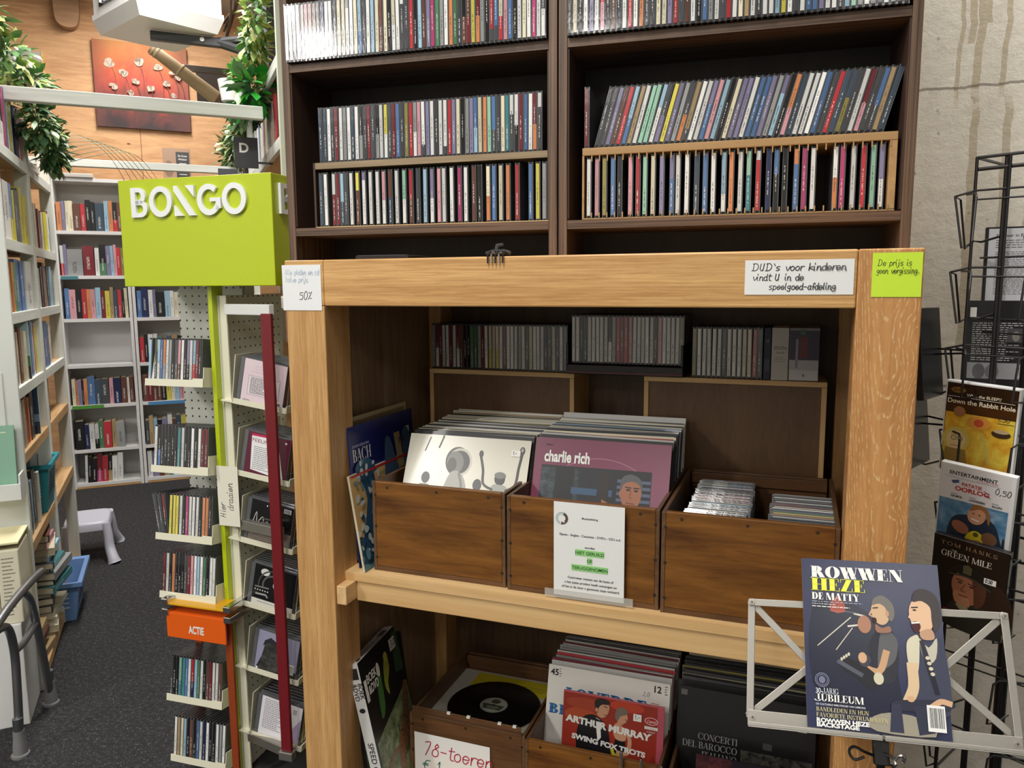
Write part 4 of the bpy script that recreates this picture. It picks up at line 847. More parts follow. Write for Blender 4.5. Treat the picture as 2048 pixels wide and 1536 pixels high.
    p.rect(.189, .2165, .012, .053, PR(232, 232, 230)); rd = random.Random(1); x = .192
    while x < .2135: d = rd.uniform(.0004, .0013); p.rect(x, x+d, .018, .049, INK); p.lay -= 1; x += d+rd.uniform(.0004, .0011)
    p.build('cover_print', None, t)
magazine()
def stand():
    t = thing('music_stand', 'folding silver music stand in front of the cabinet holding the magazine', 'music stand', MS)
    def bar(nm, a, c, w=.0125, y=.0085, th=.003, m=ALU):
        dx, dz = c[0]-a[0], c[1]-a[1]; L = math.hypot(dx, dz); ang = math.atan2(dz, dx)
        b = MB(); b.box(-.005, L+.005, y, y+th, -w/2, w/2, m); b.build(nm, T(a[0], 0, a[1]) @ RY(-math.degrees(ang)), t, bevel=.0008)
    TL, TR_, BL, BR = (-.0885, -.0836), (.325, -.0782), (-.0945, -.277), (.3264, -.2725); L, Rr = (.008, -.189), (.228, -.178); CT, CB = (.118, -.081), (.118, -.275)
    bar('top_bar', TL, (.112, -.0805)); bar('top_bar', (.124, -.0805), TR_, y=.0118); bar('side_bar', TL, BL, y=.0118); bar('side_bar', TR_, BR, y=.0085)
    bar('diagonal_bar', TL, (.058, -.232), y=.0151); bar('diagonal_bar', BL, (.058, -.146), y=.0184); bar('diagonal_bar', TR_, (.168, -.224), y=.0151); bar('diagonal_bar', BR, (.172, -.138), y=.0184); bar('centre_bar', CT, CB, .016, y=.0217)
    for x0, x1 in ((-.099, .116), (.12, .3315)):
        b = MB(); b.box(x0, x1, .0075, .0105, -.2945, -.268, ALU); b.box(x0, x1, -.016, .0075, -.2945, -.2925, ALU); b.box(x0, x1, -.016, -.0145, -.2925, -.286, ALU); b.build('ledge', None, t, bevel=.0008)
    for q in (TL, TR_, (-.0905, -.28), (.3225, -.279), L, Rr):
        b = MB(); b.tube([(q[0], .0055, q[1]), (q[0], .02, q[1])], .0045, ALU, 12); b.tube([(q[0], .0045, q[1]), (q[0], .02, q[1])], .002, BRASSY, 8); b.build('rivet', None, t)
    b = MB(); b.box(.106, .13, .012, .03, -.335, -.285, BLACKW); b.tube([(.112, .03, -.315), (.13, .0, -.318), (.134, -.012, -.33)], .0035, CHROME, 8); b.build('hub', None, t, bevel=.002)
    b = MB(); b.tube(catmull([(.108, .02, -.322), (.09, .01, -.316), (.074, .01, -.31), (.066, .01, -.318), (.074, .01, -.33), (.09, .01, -.324)], 5), .0024, BLACKW, 8); b.build('eye_screw', None, t)
    b = MB()
    for s in (-1, 1): b.tube(catmull([(.13, .005, -.33), (.14, .002, -.33+s*.012), (.15, .0, -.33+s*.014), (.148, .003, -.33+s*.004)], 4), .0028, CHROME if s > 0 else BLACKW, 8)
    b.build('wing_nut', None, t)
    # pole and tripod reach the floor
    I = MS.inverted(); P = lambda x, y, z: tuple(I @ Vector((x, y, z))); top = MS @ Vector((.118, .025, -.33)); cx, cy = top.x, top.y
    b = MB(); b.tube([P(cx, cy, top.z), P(cx, cy, .34)], .007, BLACKW, 12); b.tube([P(cx, cy, .36), P(cx, cy, .06)], .0095, BLACKW, 12); b.build('pole', None, t)
    for k in range(3):
        a = R(90+120*k); b = MB(); b.tube([P(cx+.012*math.cos(a), cy+.012*math.sin(a), .3), P(cx+.26*math.cos(a), cy+.26*math.sin(a), .008)], .006, BLACKW, 8); b.build('leg', None, t)
stand()
# ------------------------------------------------------------------ revolving CD stand
def bongo():
    t = thing('cd_stand', 'revolving lime green and white CD stand with a white lettered sign box on top', 'display stand', BON)
    sg = MB(); sg.box(0, .468, 0, .44, 1.45, 1.728, LIME); sgo = sg.build('sign_box', None, t, bevel=.002)
    H = .076; zb = 1.63; x = .04
    def letter(b): b.build('letter', None, sgo, label='raised white letter')
    def arcpts(cx, cz, rx, rz, a0, a1, n=30): return [(cx+rx*math.cos(R(a0+(a1-a0)*i/n)), cz+rz*math.sin(R(a0+(a1-a0)*i/n))) for i in range(n+1)]
    Y0, Y1 = -.008, -.0005; S = .0145
    def letters(Mx):
        def L(): b = MB(); b.M = Mx; return b
        b = L(); x = .046; b.prism([(x, zb), (x+S, zb), (x+S, zb+H), (x, zb+H)], Y0, Y1, LETW)
        for z0, z1, w in ((zb+H*.5-S*.35, zb+H, .046), (zb, zb+H*.5+S*.35, .051)):
            r = (z1-z0)/2; cz = (z0+z1)/2; cx = x+w-r
            A = [(x+S-.0005, z1)]+arcpts(cx, cz, r, r, 90, -90, 18)+[(x+S-.0005, z0)]; B = [(x+S-.0005, z1-S*.8)]+arcpts(cx, cz, r-S*.9, r-S*.8, 90, -90, 18)+[(x+S-.0005, z0+S*.8)]
            b.strip(A, B, Y0, Y1, LETW)
        letter(b)
        for x0 in (.104, .328):
            b = L(); r = H/2; b.strip(arcpts(x0+r*.93, zb+r, r*.93, r*1.03, 0, 360, 40)[:-1], arcpts(x0+r*.93, zb+r, r*.93-S*.95, r*1.03-S*.95, 0, 360, 40)[:-1], Y0, Y1, LETW, True); letter(b)
        b = L(); x = .182; b.prism([(x, zb+H), (x+S*.6, zb+H), (x+.064, zb), (x+.064-S*1.35, zb), (x, zb+H-S*.85)], Y0, Y1, LETW); b.prism([(x, zb+.028), (x, zb), (x+.026, zb)], Y0, Y1, LETW); b.prism([(x+.036, zb+H), (x+.062, zb+H), (x+.062, zb+H-.03)], Y0, Y1, LETW); letter(b)
        b = L(); r = H/2; cx = .253+r*.93; b.strip(arcpts(cx, zb+r, r*.93, r*1.03, 48, 330, 34), arcpts(cx, zb+r, r*.93-S*.95, r*1.03-S*.95, 44, 336, 34), Y0, Y1, LETW); b.prism([(cx+.003, zb+r-S*.35), (cx+r*.93, zb+r-S*.35), (cx+r*.93, zb+r+S*.3), (cx+.003, zb+r+S*.3)], Y0, Y1, LETW); b.prism([(cx+r*.93-S, zb+.012), (cx+r*.93, zb+.016), (cx+r*.93, zb+r-S*.3), (cx+r*.93-S, zb+r-S*.3)], Y0, Y1, LETW); letter(b)
    letters(T(0, 0, 0)); letters(T(.468, -.018, 0) @ RZ(90) )
    obox('lime_strip', t, (.2385, .2515, .03, .075, .05, 1.45), LIME, .001); obox('lime_strip', t, (.443, .455, .3, .34, .05, 1.45), LIME, .001)
    b = MB(); b.box(.02, .2375, .178, .184, .06, 1.449, PEG); b.build('perforated_panel', None, t)
    b = MB(); b.box(.252, .256, .05, .34, .06, 1.425, PEG); b.build('perforated_panel', None, t)
    obox('panel_flange', t, (.2565, .2795, .05, .056, .06, 1.425), IVORY, .001)
    b = MB(); b.box(.2, .24, .19, .23, .06, 1.45, WHITEP); b.build('core_post', None, t)
    b = MB(); n = 40; b.tube([(.235, .2, 0), (.235, .2, .03), (.235, .2, .055)], [.23, .23, .2], solid(60, 62, 64, .4), 40); b.build('base', None, t)
    TRY = [1.187, .947, .755, .585, .277, .09]
    for z in TRY:
        b = MB(); M = T(.046, .0, z) @ RX(-8); b.box(0, .188, 0, .165, -.003, 0, IVORY, M); b.box(0, .188, -.0025, 0, -.003, .016, IVORY, M); b.box(.155, .188, -.004, -.0025, -.003, .02, IVORY, M); b.box(.186, .188, -.002, .06, .0, .05, IVORY, M); b.build('tray', None, t)
    for z in (1.148, .952, .765, .582, .392, .197):
        b = MB(); M = T(.2585, .034, z) @ RY(8); b.box(0, .2, 0, .19, -.003, 0, IVORY, M); b.box(.2, .2025, 0, .19, -.003, .016, IVORY, M); b.box(.04, .2, -.002, 0, -.003, .012, IVORY, M); b.box(.035, .037, 0, .19, -.003, .128, IVORY, M); b.build('tray', None, t)
    for i, (z, rot) in enumerate(((1.375, 0), (.79, 0), (.165, 0))):
        b = MB(); b.box(0, .17, -.009, .009, 0, .028, ALU if i else WHITEP); b.build('rail_bracket', T(.285, .045, z) @ RZ(-14), t, bevel=.002)
    obox('red_rail', t, (.4235, .4545, -.008, .003, .19, 1.38), solid(116, 26, 34, .35), .002)
    obox('red_rail_foot', t, (.418, .46, -.014, .009, .165, .1895), ALU, .002)
    BR_ = solid(146, 62, 26, .45)
    obox('orange_upright', t, (.045, .068, .13, .138, .07, .545), BR_, .001); obox('orange_upright', t, (.262, .284, -.008, .0, .07, .545), BR_, .001)
    OR_ = NT('orange_acrylic').set(Base_Color=rgb(232, 98, 24), Roughness=.25).m
    b = MB(); b.box(.09, .282, -.03, -.024, .485, .556, OR_); b.box(.09, .282, -.024, .02, .55, .556, OR_); b.box(.09, .096, -.024, .02, .485, .55, OR_); s = b.build('orange_sign', None, t, bevel=.001)
    p = MB(); p.M = T(0, -.0302, 0); p.lay = 1; p.txt('ACTIE', .162, .504, .030, WHT, bold=.035, fit=.05); p.build('lettering', None, s, label='white lettering')
    b = MB(); b.box(.09, .282, -.03, .04, .578, .584, NT('yellow_acrylic').set(Base_Color=rgb(226, 168, 30), Roughness=.25).m); b.build('yellow_panel', None, t, bevel=.001)
    for x in (.078, .28):
        for z in (.548, .577): b = MB(); b.box(x, x+.022, -.034, .06, z, z+.018, CHROME); b.build('clamp', None, t, bevel=.002)
    # handwritten turning sign
    hd = (lambda p, w, h: hand(p, 'Hier', .022, .022, .017, INK, .0014, rot=R(90)), lambda p, w, h: hand(p, 'draaien', .048, .042, .018, INK, .0014, rot=R(90), pitch=4.9))
    sheet('paper_note', BON @ T(.238, .0265, .80), .067, .167, 'handwritten ivory card taped upright on the lime green strip', hd, PR(232, 230, 214, .6))
bongo()
def trayrow(z, s, phrase, group, lean=8, x0=.05, x1=.225, extra=None):
    q = even(s, x0, x1)
    for i, (x, c) in enumerate(q):
        L = random.uniform(-.3, .3)+(extra or {}).get(i, 0)
        M = BON @ T(x, .004+random.uniform(-.001, .001), z+.0008+abs(math.sin(R(L)))*.006) @ RX(-lean) @ RY(L)
        cd(M, c, f'{colname(c)} CD, {ordw(i+1)} from the left, {phrase}', group)
trayrow(1.187, 'l y/w d l/w b o/g w g k d p/n w k v/k w l/r R k', 'topmost ivory tray', 'CDs in the top tray', x0=.05, x1=.222, extra={1: 6})
trayrow(.947, 'w k/b k k k k k T w k k w k w R R', 'second ivory tray down', 'CDs in the second tray')
trayrow(.755, 'd d R/k y y y w k m w w w k o o k', 'third ivory tray down', 'CDs in the third tray', extra={0: -14, 1: -12, 2: -9}, x0=.052)
trayrow(.585, 'R w k o k k k d R p w l w G k w w', 'ivory tray above orange sign', 'CDs in the fourth tray')
trayrow(.277, 'd k k e/T T b w r/B l G w k n R w w n', 'ivory tray below orange sign', 'CDs in the fifth tray')
trayrow(.09, 'w t c l k n k b w B w k k w g w', 'lowest ivory tray', 'CDs in the lowest tray')
def cd_cover(M, label, art, base, group='CD covers facing out on the stand'):
    t = thing('cd_case', label, 'CD', M, group)
    b = MB(); b.box(0, .142, 0, .0032, 0, .125, CLEARP); b.box(.001, .141, .0033, .0068, .001, .124, TRAYP); b.box(0, .142, .0069, .0102, 0, .125, CLEARP); b.build('case', None, t)
    p = MB(); p.lay = 2; p.rect(.012, .141, .002, .123, base); art(p); p.build('cover_insert', None, t)
    b = MB(); b.box(0.0003, .0115, -.0012, -.0001, 0, .125, CLEARP); b.build('hinge_rail', None, t)
PINKP = PR(222, 204, 212, .2); GRT = PR(90, 84, 92)
def c1(p): p.lines(.03, .12, .105, .09, 3, .002, PR(200, 176, 190), 4, True); p.rect(.03, .125, .03, .08, PR(232, 222, 226)); [p.line([a, b], .0008, GRT) for a, b in (((.03, .03), (.125, .03)), ((.03, .08), (.125, .08)), ((.03, .03), (.03, .08)), ((.125, .03), (.125, .08)))]; p.lines(.036, .105, .075, .034, 12, .0016, INK, 7); p.rect(.118, .134, .006, .024, WHT); [p.rect(.119+i*.0016, .1198+i*.0016, .008, .022, INK) for i in range(9)]; p.lines(.02, .05, .014, .006, 4, .001, GRT, 8)
def c2(p): p.pol([(.022, .118), (.03, .02), (.132, .012), (.1, .122)], PR(236, 236, 238), 0); p.pol([(.022, .118), (.0225, .112), (.102, .116), (.1, .122)], PR(196, 40, 90)); p.txt('FEELINGS', .026, .097, .014, PR(120, 40, 60), fit=.072); p.lines(.034, .105, .084, .024, 13, .0015, GRT, 3); p.ell(.128, .112, .003, .003, WHT)
def c3(p):
    p.rect(.012, .141, .002, .05, PR(128, 116, 108)); p.line([(.02, .055), (.03, .09), (.034, .06), (.05, .08), (.056, .056), (.066, .07), (.07, .056), (.08, .066)], .0012, WHT, 5); p.ell(.085, .085, .009, .006, PR(206, 190, 180), .4); p.lines(.05, .13, .075, .055, 3, .003, PR(90, 84, 84), 9); p.ell(.06, .113, .002, .002, WHT); p.ell(.07, .113, .002, .002, WHT)
    p.rect(.112, .134, .106, .118, WHT); [p.rect(.113+i*.002, .114+i*.002, .107, .117, INK) for i in range(10)]; p.lines(.03, .125, .044, .01, 7, .0016, PR(176, 166, 158), 5, True)
def c4(p):
    p.rect(.012, .141, .002, .026, PR(214, 212, 204)); p.lines(.03, .12, .018, .008, 2, .0015, GRT, 5); W2 = PR(214, 214, 210)
    p.ell(.045, .105, .014, .01, W2); p.ring(.07, .07, .026, .031, PR(90, 90, 90), a0=R(20), a1=R(200)); p.ring(.07, .07, .04, .044, PR(70, 70, 72), a0=R(10), a1=R(190)); p.ell(.082, .075, .009, .011, W2); p.pol([(.08, .066), (.09, .066), (.092, .035), (.084, .034)], W2); p.line([(.02, .06), (.06, .062)], .004, PR(120, 120, 118)); p.ell(.105, .08, .004, .004, W2); p.ell(.1, .07, .003, .003, W2); p.line([(.025, .04), (.055, .042), (.06, .037)], .005, PR(160, 160, 156)); [p.ell(.02+i*.008, .052, .002, .002, W2) for i in range(6)]
def c5(p):
    p.pol([(.012, .002), (.03, .05), (.036, .086), (.05, .1), (.062, .102), (.07, .094), (.08, .06), (.1, .03), (.11, .002)], photo_m('dark_rock', (36, 38, 38), (78, 78, 74), 60), 0); p.pol([(.03, .08), (.034, .096), (.052, .108), (.07, .1), (.074, .084), (.05, .092)], PR(44, 44, 48)); p.rect(.095, .141, .002, .03, PR(50, 52, 48)); p.rect(.118, .134, .022, .05, WHT); [p.rect(.119, .133, .024+i*.0024, .0252+i*.0024, INK) for i in range(10)]; p.ell(.02, .012, .003, .004, WHT)
def c6(p): p.pol([(.1, .002), (.141, .002), (.141, .09), (.12, .06)], PR(176, 160, 190)); p.lines(.022, .1, .115, .03, 17, .0016, GRT, 6); p.rect(.112, .126, .095, .115, WHT); [p.rect(.113, .125, .097+i*.0024, .098+i*.0024, INK) for i in range(7)]; p.rect(.124, .136, .006, .016, PR(206, 196, 40)); p.ell(.13, .011, .003, .003, INK)
CV = [(1.148, 'pale pink CD back cover with a boxed track list, highest on the stand side', c1, PINKP, 'p g d k n g'), (.952, 'maroon CD with a loose white printed slip in front', c2, PR(96, 34, 56, .2), 'R k R d n R'), (.765, 'black CD back cover with a white scribble above a brown band', c3, PR(26, 24, 26, .2), 'd k g k n d'),
      (.582, 'black and white CD cover of gleaming car parts with a white foot', c4, PR(24, 24, 26, .2), 'w k y/k k k'), (.392, 'blue grey CD cover with a dark rock tower', c5, PR(150, 150, 176, .2), 'd k k d k'), (.197, 'white and lilac CD back cover dense with small print, lowest on the stand side', c6, PR(226, 224, 230, .2), 'y w k d k')]
for n_, (z, lab, art, base, oth) in enumerate(CV):
    M = BON @ T(.2585, .034, z) @ RY(8) @ T(.045, .004, .0008)
    cd_cover(M @ RY(2.0) @ RX(-3), lab, art, base)
    for i, c in enumerate((oth+' k d k w k').split()[:7]):
        cd(M @ T(.142, .0225+i*.0125, 0) @ RX(-3) @ RZ(90), c, f'{colname(c)} CD, {ordw(i+2)} in line in the {ordw(n_+1)} side tray', 'CDs in the side trays of the stand')
# ------------------------------------------------------------------ wire DVD rack
def wire_rack():
    t = thing('dvd_rack', 'black wire spinner rack of DVDs in front of the stained concrete wall', 'rack', RK)
    def w(nm, pts, r=.0022, sm=0): b = MB(); b.tube(catmull(pts, sm) if sm else pts, r, BLACKW, 8); b.build(nm, None, t)
    for x, y in ((.012, .05), (.062, .055), (.07, .05), (.125, .05), (.185, .05), (.012, .22), (.185, .22)): w('upright_wire', [(x, y, .02), (x, y, 1.69)], .0032)
    for z in (1.69, .9, .4, .02): w('ring_wire', [(.012, .05, z), (.185, .05, z), (.185, .22, z), (.012, .22, z), (.012, .05, z)], .0032)
    w('ring_wire', [(.012, .055, 1.668), (.185, .055, 1.668)], .0038)
    b = MB(); b.tube([(.1, .135, .0), (.1, .135, 1.7)], .012, BLACKW, 12); b.build('centre_pole', None, t)
    b = MB(); b.tube([(.1, .135, .0), (.1, .135, .018)], .16, BLACKW, 32); b.build('base', None, t)
    for z in (1.39, 1.24): w('pocket_wire', [(.012, .055, z-.08), (-.1, .14, z-.085), (-.125, .125, z-.1), (-.118, .105, z-.1), (.012, .05, z-.085)], .0022); w('pocket_wire', [(-.125, .125, z-.1), (-.122, .128, z-.19), (-.08, .135, z-.195), (.012, .06, z-.15)], .0022)
    for z in (1.50, 1.34): w('pocket_wire', [(.012, .22, z), (-.03, .225, z), (.1, .165, z), (.185, .22, z)], .0022); w('pocket_wire', [(.012, .22, z-.13), (-.04, .205, z-.13), (.07, .15, z-.13), (.185, .22, z-.13)], .0022)
    for z in (1.615, 1.465, 1.31, 1.14, .985, .83, .66, .5, .34):
        # side pockets that stick out towards the cabinet, and front pockets
        w('pocket_wire', [(.012, .05, z+.012), (-.022, .045, z+.003), (-.024, .08, z-.001), (-.012, .085, z-.1), (.012, .06, z-.086)], .0022)
        w('pocket_wire', [(-.022, .045, z+.003), (-.002, .04, z-.1), (.012, .05, z-.09)], .0022)
        w('pocket_wire', [(.185, .05, z+.01), (.012, .05, z+.012)], .0022); w('pocket_wire', [(.185, .046, z-.008), (.012, .046, z-.006)], .0018)
        w('pocket_wire', [(.0, .044, z+.005), (.024, .022, z+.004), (.029, .012, z-.004), (.032, -.004, z-.088), (.04, .02, z-.09), (.06, .05, z-.08)], .0022)
        w('pocket_wire', [(.185, .044, z+.005), (.13, .018, z), (.122, .01, z-.008), (.12, -.004, z-.088), (.13, .02, z-.09), (.14, .05, z-.08)], .0022)
wire_rack()
def dvd(M, label, case, art, group='DVDs in the wire rack', sticker=None):
    t = thing('dvd_case', label, 'DVD', M, group); w, h, d = .135, .19, .0145
    b = MB(); b.box(0, w, 0, d, -h, 0, case); b.build('case', None, t, bevel=.0015)
    p = MB(); p.lay = 2; p.M = T(0, 0, -h); art(p, w, h); p.build('cover_insert', None, t)
    if sticker: s = MB(); s.M = T(0, 0, -h); s.lay = p.lay+2; s.rect(sticker[0], sticker[0]+.021, sticker[1], sticker[1]+.012, WHT); hand(s, sticker[2], sticker[0]+.002, sticker[1]+.003, .0075, INK, .0012, sx=.7); s.build('price_sticker', None, t)
    return t
def d_rabbit(p, w, h):
    p.rect(.003, w-.004, .003, h-.004, PR(40, 24, 14, .15)); p.rect(.004, w-.005, .004, .135, NTY); p.rect(.004, w-.005, .125, .148, PR(70, 40, 12, .15))
    p.ell(.024, .172, .014, .006, PR(130, 90, 30)); p.txt('BLEEP', .024, .17, .006, PR(50, 30, 10), bold=.03, align='c'); p.line([(.006, .158), (.126, .158)], .0008, WHT)
    p.txt('What the BLEEP!?', .04, .161, .0085, PR(236, 226, 200), bold=.01, fit=.062); p.txt('Down the Rabbit Hole', .006, .1445, .013, PR(236, 226, 200), bold=.02, fit=.122); hand(p, '1,50', .098, .121, .011, INK, .0011); p.line([(.1, .116), (.128, .117)], .001, INK)
    p.ell(.03, .128, .011, .011, PR(150, 110, 40)); p.ell(.03, .128, .008, .009, SKD); p.ell(.067, .11, .022, .014, PR(214, 150, 60)); p.ell(.067, .11, .009, .008, PR(196, 80, 50)); p.ell(.108, .095, .017, .008, PR(60, 44, 26)); p.ell(.108, .1, .014, .004, PR(190, 170, 130)); p.line([(.075, .09), (.083, .06), (.09, .03)], .003, PR(190, 190, 120), 4)
    p.ell(.028, .07, .026, .026, PR(206, 186, 90)); p.ell(.028, .068, .018, .021, PR(222, 196, 140)); p.ring(.024, .072, .004, .005, INK); p.ring(.036, .072, .004, .005, INK); p.line([(.02, .056), (.034, .056)], .0014, SKD); p.pol([(.01, .05), (.048, .05), (.056, .0), (.004, .0)], PR(150, 120, 60))
NTY = photo_m('yellow_swirl', (214, 150, 30), (232, 214, 80), 26)
def d_war(p, w, h):
    p.rect(.003, w-.008, .003, h-.004, PR(222, 222, 224, .15)); p.rect(.003, w-.008, .003, .115, photo_m('sky_print', (70, 120, 160), (150, 184, 206), 20)); p.txt('ENTERTAINMENT', .018, .168, .0105, INK, bold=.025, fit=.086); p.txt('COLLECTION', .068, .163, .007, PR(176, 60, 70), shear=.3, fit=.036); p.line([(.008, .163), (.11, .161)], .0005, GRT)
    RD = PR(186, 40, 46); p.txt('PATATJE', .042, .148, .0095, RD, bold=.03, fit=.036); p.txt('OORLOG', .03, .136, .0125, RD, bold=.035, fit=.062); p.pol([(.022, .155), (.036, .159), (.037, .153), (.026, .149)], PR(70, 90, 130)); p.line([(.082, .147), (.092, .142), (.084, .14), (.094, .135)], .0014, GRT); hand(p, '0,50', .1, .147, .012, INK, .0011)
    for s, x, z in (('DE MOL', .024, .121), ('LODEIZEN', .058, .12), ('ALLEN', .098, .119)): p.txt(s, x, z, .006, INK, bold=.025); p.lines(x, x+.012, z+.007, z+.0068, 1, .001, GRT, 2)
    p.pol([(.03, .02), (.03, .075), (.06, .09), (.1, .088), (.116, .06), (.12, .01)], PR(40, 50, 66), 4); p.ell(.074, .092, .016, .019, SK, -.3); p.pol([(.062, .1), (.068, .115), (.088, .114), (.098, .096), (.096, .078), (.09, .1), (.078, .107)], PR(150, 104, 60), 4); p.line([(.066, .084), (.078, .082)], .0024, WHT); p.ell(.068, .096, .002, .0012, HAIRD); p.ell(.079, .095, .002, .0012, HAIRD)
    p.ell(.047, .06, .017, .012, SKD, -.5); p.pol([(.06, .03), (.06, .048), (.074, .06), (.09, .052), (.094, .034)], PR(214, 190, 40), 4); p.ell(.076, .052, .005, .005, PR(90, 84, 40)); p.ell(.08, .03, .013, .011, SKD); p.ell(.1, .05, .014, .014, PR(120, 84, 60)); p.pol([(.05, .03), (.06, .032), (.06, .02)], PR(150, 30, 40))
def d_guard(p, w, h):
    p.rect(.0005, w-.001, .0005, h-.0005, PR(26, 20, 18, .15)); p.ell(.105, .06, .045, .06, PR(44, 28, 20)); serif(p, 'TOM HANKS', .014, .172, .0078, PR(176, 150, 116), .1, .04, .3, fit=.1); serif(p, 'GREEN MILE', .016, .148, .0125, PR(220, 216, 204), .15, .05, .06, fit=.09); p.txt('THE', .034, .161, .0055, PR(220, 216, 204))
    p.pol([(.03, .0), (.04, .05), (.06, .065), (.1, .06), (.125, .04), (.13, 0)], PR(40, 40, 36), 4); p.pol([(.05, .05), (.062, .062), (.08, .04), (.07, .03)], PR(150, 140, 110)); p.ell(.068, .092, .028, .036, SKD, .2); p.pol([(.045, .08), (.05, .055), (.075, .052), (.07, .075)], PR(176, 124, 92), 4); p.pol([(.075, .13), (.1, .11), (.1, .07), (.085, .055), (.08, .09)], PR(84, 50, 36), 4)
    p.pol([(.03, .112), (.045, .12), (.1, .104), (.112, .098), (.108, .11), (.1, .125), (.085, .138), (.055, .14), (.04, .13)], PR(22, 22, 20), 4); p.line([(.036, .114), (.07, .116), (.108, .101)], .004, PR(60, 56, 48), 4); p.pol([(.058, .122), (.058, .138), (.066, .142), (.074, .136), (.073, .121)], PR(90, 84, 60), 0)
    p.ell(.055, .1, .004, .0018, HAIRD); p.ell(.076, .097, .004, .0018, HAIRD); p.line([(.049, .106), (.06, .105)], .0018, HAIRD); p.line([(.07, .103), (.082, .101)], .0018, HAIRD); p.line([(.064, .098), (.058, .084), (.065, .083)], .002, PR(120, 74, 54), 3); p.line([(.056, .074), (.07, .073)], .0022, PR(100, 50, 40)); p.ell(.034, .03, .006, .006, PR(120, 60, 60))
dvd(planeM((.841, 1.4825, .9535), 49.9, -8.3, 4.4), 'dark DVD with a uniformed man in a peaked hat, lowest in the wire rack', solid(24, 20, 20, .2), d_guard, sticker=(.096, .115, '0.50'))
dvd(planeM((.8625, 1.5135, 1.092), 49.9, -8.3, 4.4), 'white DVD with red and black title over a smiling man, between two other DVDs', solid(226, 228, 230, .2), d_war)
dvd(planeM((.887, 1.556, 1.2515), 49.9, -5, 3.4), 'yellow and brown swirling DVD in a white case, highest facing out in the wire rack', solid(236, 238, 240, .2), d_rabbit)
def d_paper(p, w, h): p.rect(.006, w-.004, .003, h-.004, PR(200, 202, 206, .4)); p.txt('Summer in Eckardstein', .02, h-.022, .009, INK, bold=.012, fit=.09); p.lines(.02, w-.012, h-.03, h-.045, 4, .0012, INK, 2); p.lines(.02, w-.012, h-.055, .045, 22, .0012, GRT, 3); p.line([(.03, .015), (.034, .028), (.037, .016), (.042, .022)], .0012, INK, 4); p.ell(.085, .022, .02, .004, PR(130, 130, 132))
def d_black(p, w, h): p.lines(.014, w-.014, h-.05, .06, 18, .0018, PR(190, 190, 190), 6); p.rect(.008, w-.006, .02, .055, PR(150, 150, 152)); p.ell(.03, .036, .012, .017, PR(96, 96, 98)); p.ell(.055, .036, .013, .016, PR(110, 110, 112)); p.rect(.1, .125, .024, .05, WHT); [p.rect(.101+i*.002, .102+i*.002, .026, .048, INK) for i in range(12)]; p.rect(.08, .11, .1, .13, PR(70, 70, 72)); p.ell(.096, .113, .007, .011, PR(130, 124, 120)); p.rect(.008, .02, h-.04, h-.015, WHT)
dvd(RK @ T(-.026, .235, 1.566) @ RZ(26) @ RX(-3), 'DVD covered with a white printed sheet, seen through the bars of the rack', BLACKW, d_paper)
dvd(RK @ T(-.044, .205, 1.408) @ RZ(26) @ RX(-3), 'black DVD back cover with rows of white small print, behind the bars', BLACKW, d_black)
for i, (x, y, z) in enumerate(((-.085, .13, 1.393), (-.1, .12, 1.247))):
    d = thing('dvd_case', ('upper' if i == 0 else 'lower')+' black DVD case seen by its narrow side next to the limed oak post', 'DVD', RK @ T(x, y, z) @ RY(-9) @ RZ(-84) @ RX(-3), 'DVDs in the wire rack')
    b = MB(); b.box(0, .135, 0, .0145, -.19, 0, BLACKW); b.build('case', None, d, bevel=.0015); b = MB(); b.box(.02, .1, -.0004, -.0001, -.17, -.03, solid(46, 42, 40, .2)); b.build('cover_insert', None, d)
# ------------------------------------------------------------------ the aisle beyond
BOOKU = stick_mat('printed_book', rough=.42, coat=.12, wrap=0)
for _n in BOOKU.node_tree.nodes:
    if _n.type == 'MAPPING': _n.inputs['Scale'].default_value = (5, 0, 70)
def book_proto():
    b = MB(); b.box(0, 1, 0, .03, 0, 1, BOOKU); b.box(0, .07, .031, 1, 0, 1, BOOKU); b.box(.93, 1, .031, 1, 0, 1, BOOKU); r = b.build('book')
    c = MB(); c.box(.071, .929, .031, .97, .012, .988, PAGES); return r, c.build('page_block', None, r)
BR0, BP0 = book_proto(); BUSED = [False]
def book(M, th, dp, h, code, label, group):
    if not BUSED[0]: r, k = BR0, BP0; BUSED[0] = True
    else: r = BR0.copy(); COL.objects.link(r); k = BP0.copy(); COL.objects.link(k); k.parent = r
    a, _, c2 = code.partition('/'); setcol(r, a, c2[0] if c2 else None, .4); r.matrix_world = M @ Matrix.Diagonal((th, dp, h, 1)); tag(r, label, 'book', group); return r
def bookrow(F, x0, x1, z, s, h, dp, phrase, group, lean=0, tj=.25):
    q = s.split(); ws = []
    for c in q:
        m = 1.0
        while c[0] in '+-': m *= 1.7 if c[0] == '+' else .6; c = c[1:]
        ws.append((c, m*random.uniform(1-tj, 1+tj)))
    tot = sum(w for _, w in ws); x = x0
    for i, (c, w) in enumerate(ws):
        th = (x1-x0)*w/tot; hh = h*random.uniform(.88, 1.06)
        book(F @ T(x, random.uniform(0, .012), z+.0006) @ RY(lean+random.uniform(-.6, .6)), th*.95, dp*random.uniform(.92, 1.02), hh, c, f'{colname(c)} book, {ordw(i+1)} from left, {phrase}', group); x += th
WSH = solid(224, 222, 222, .45)
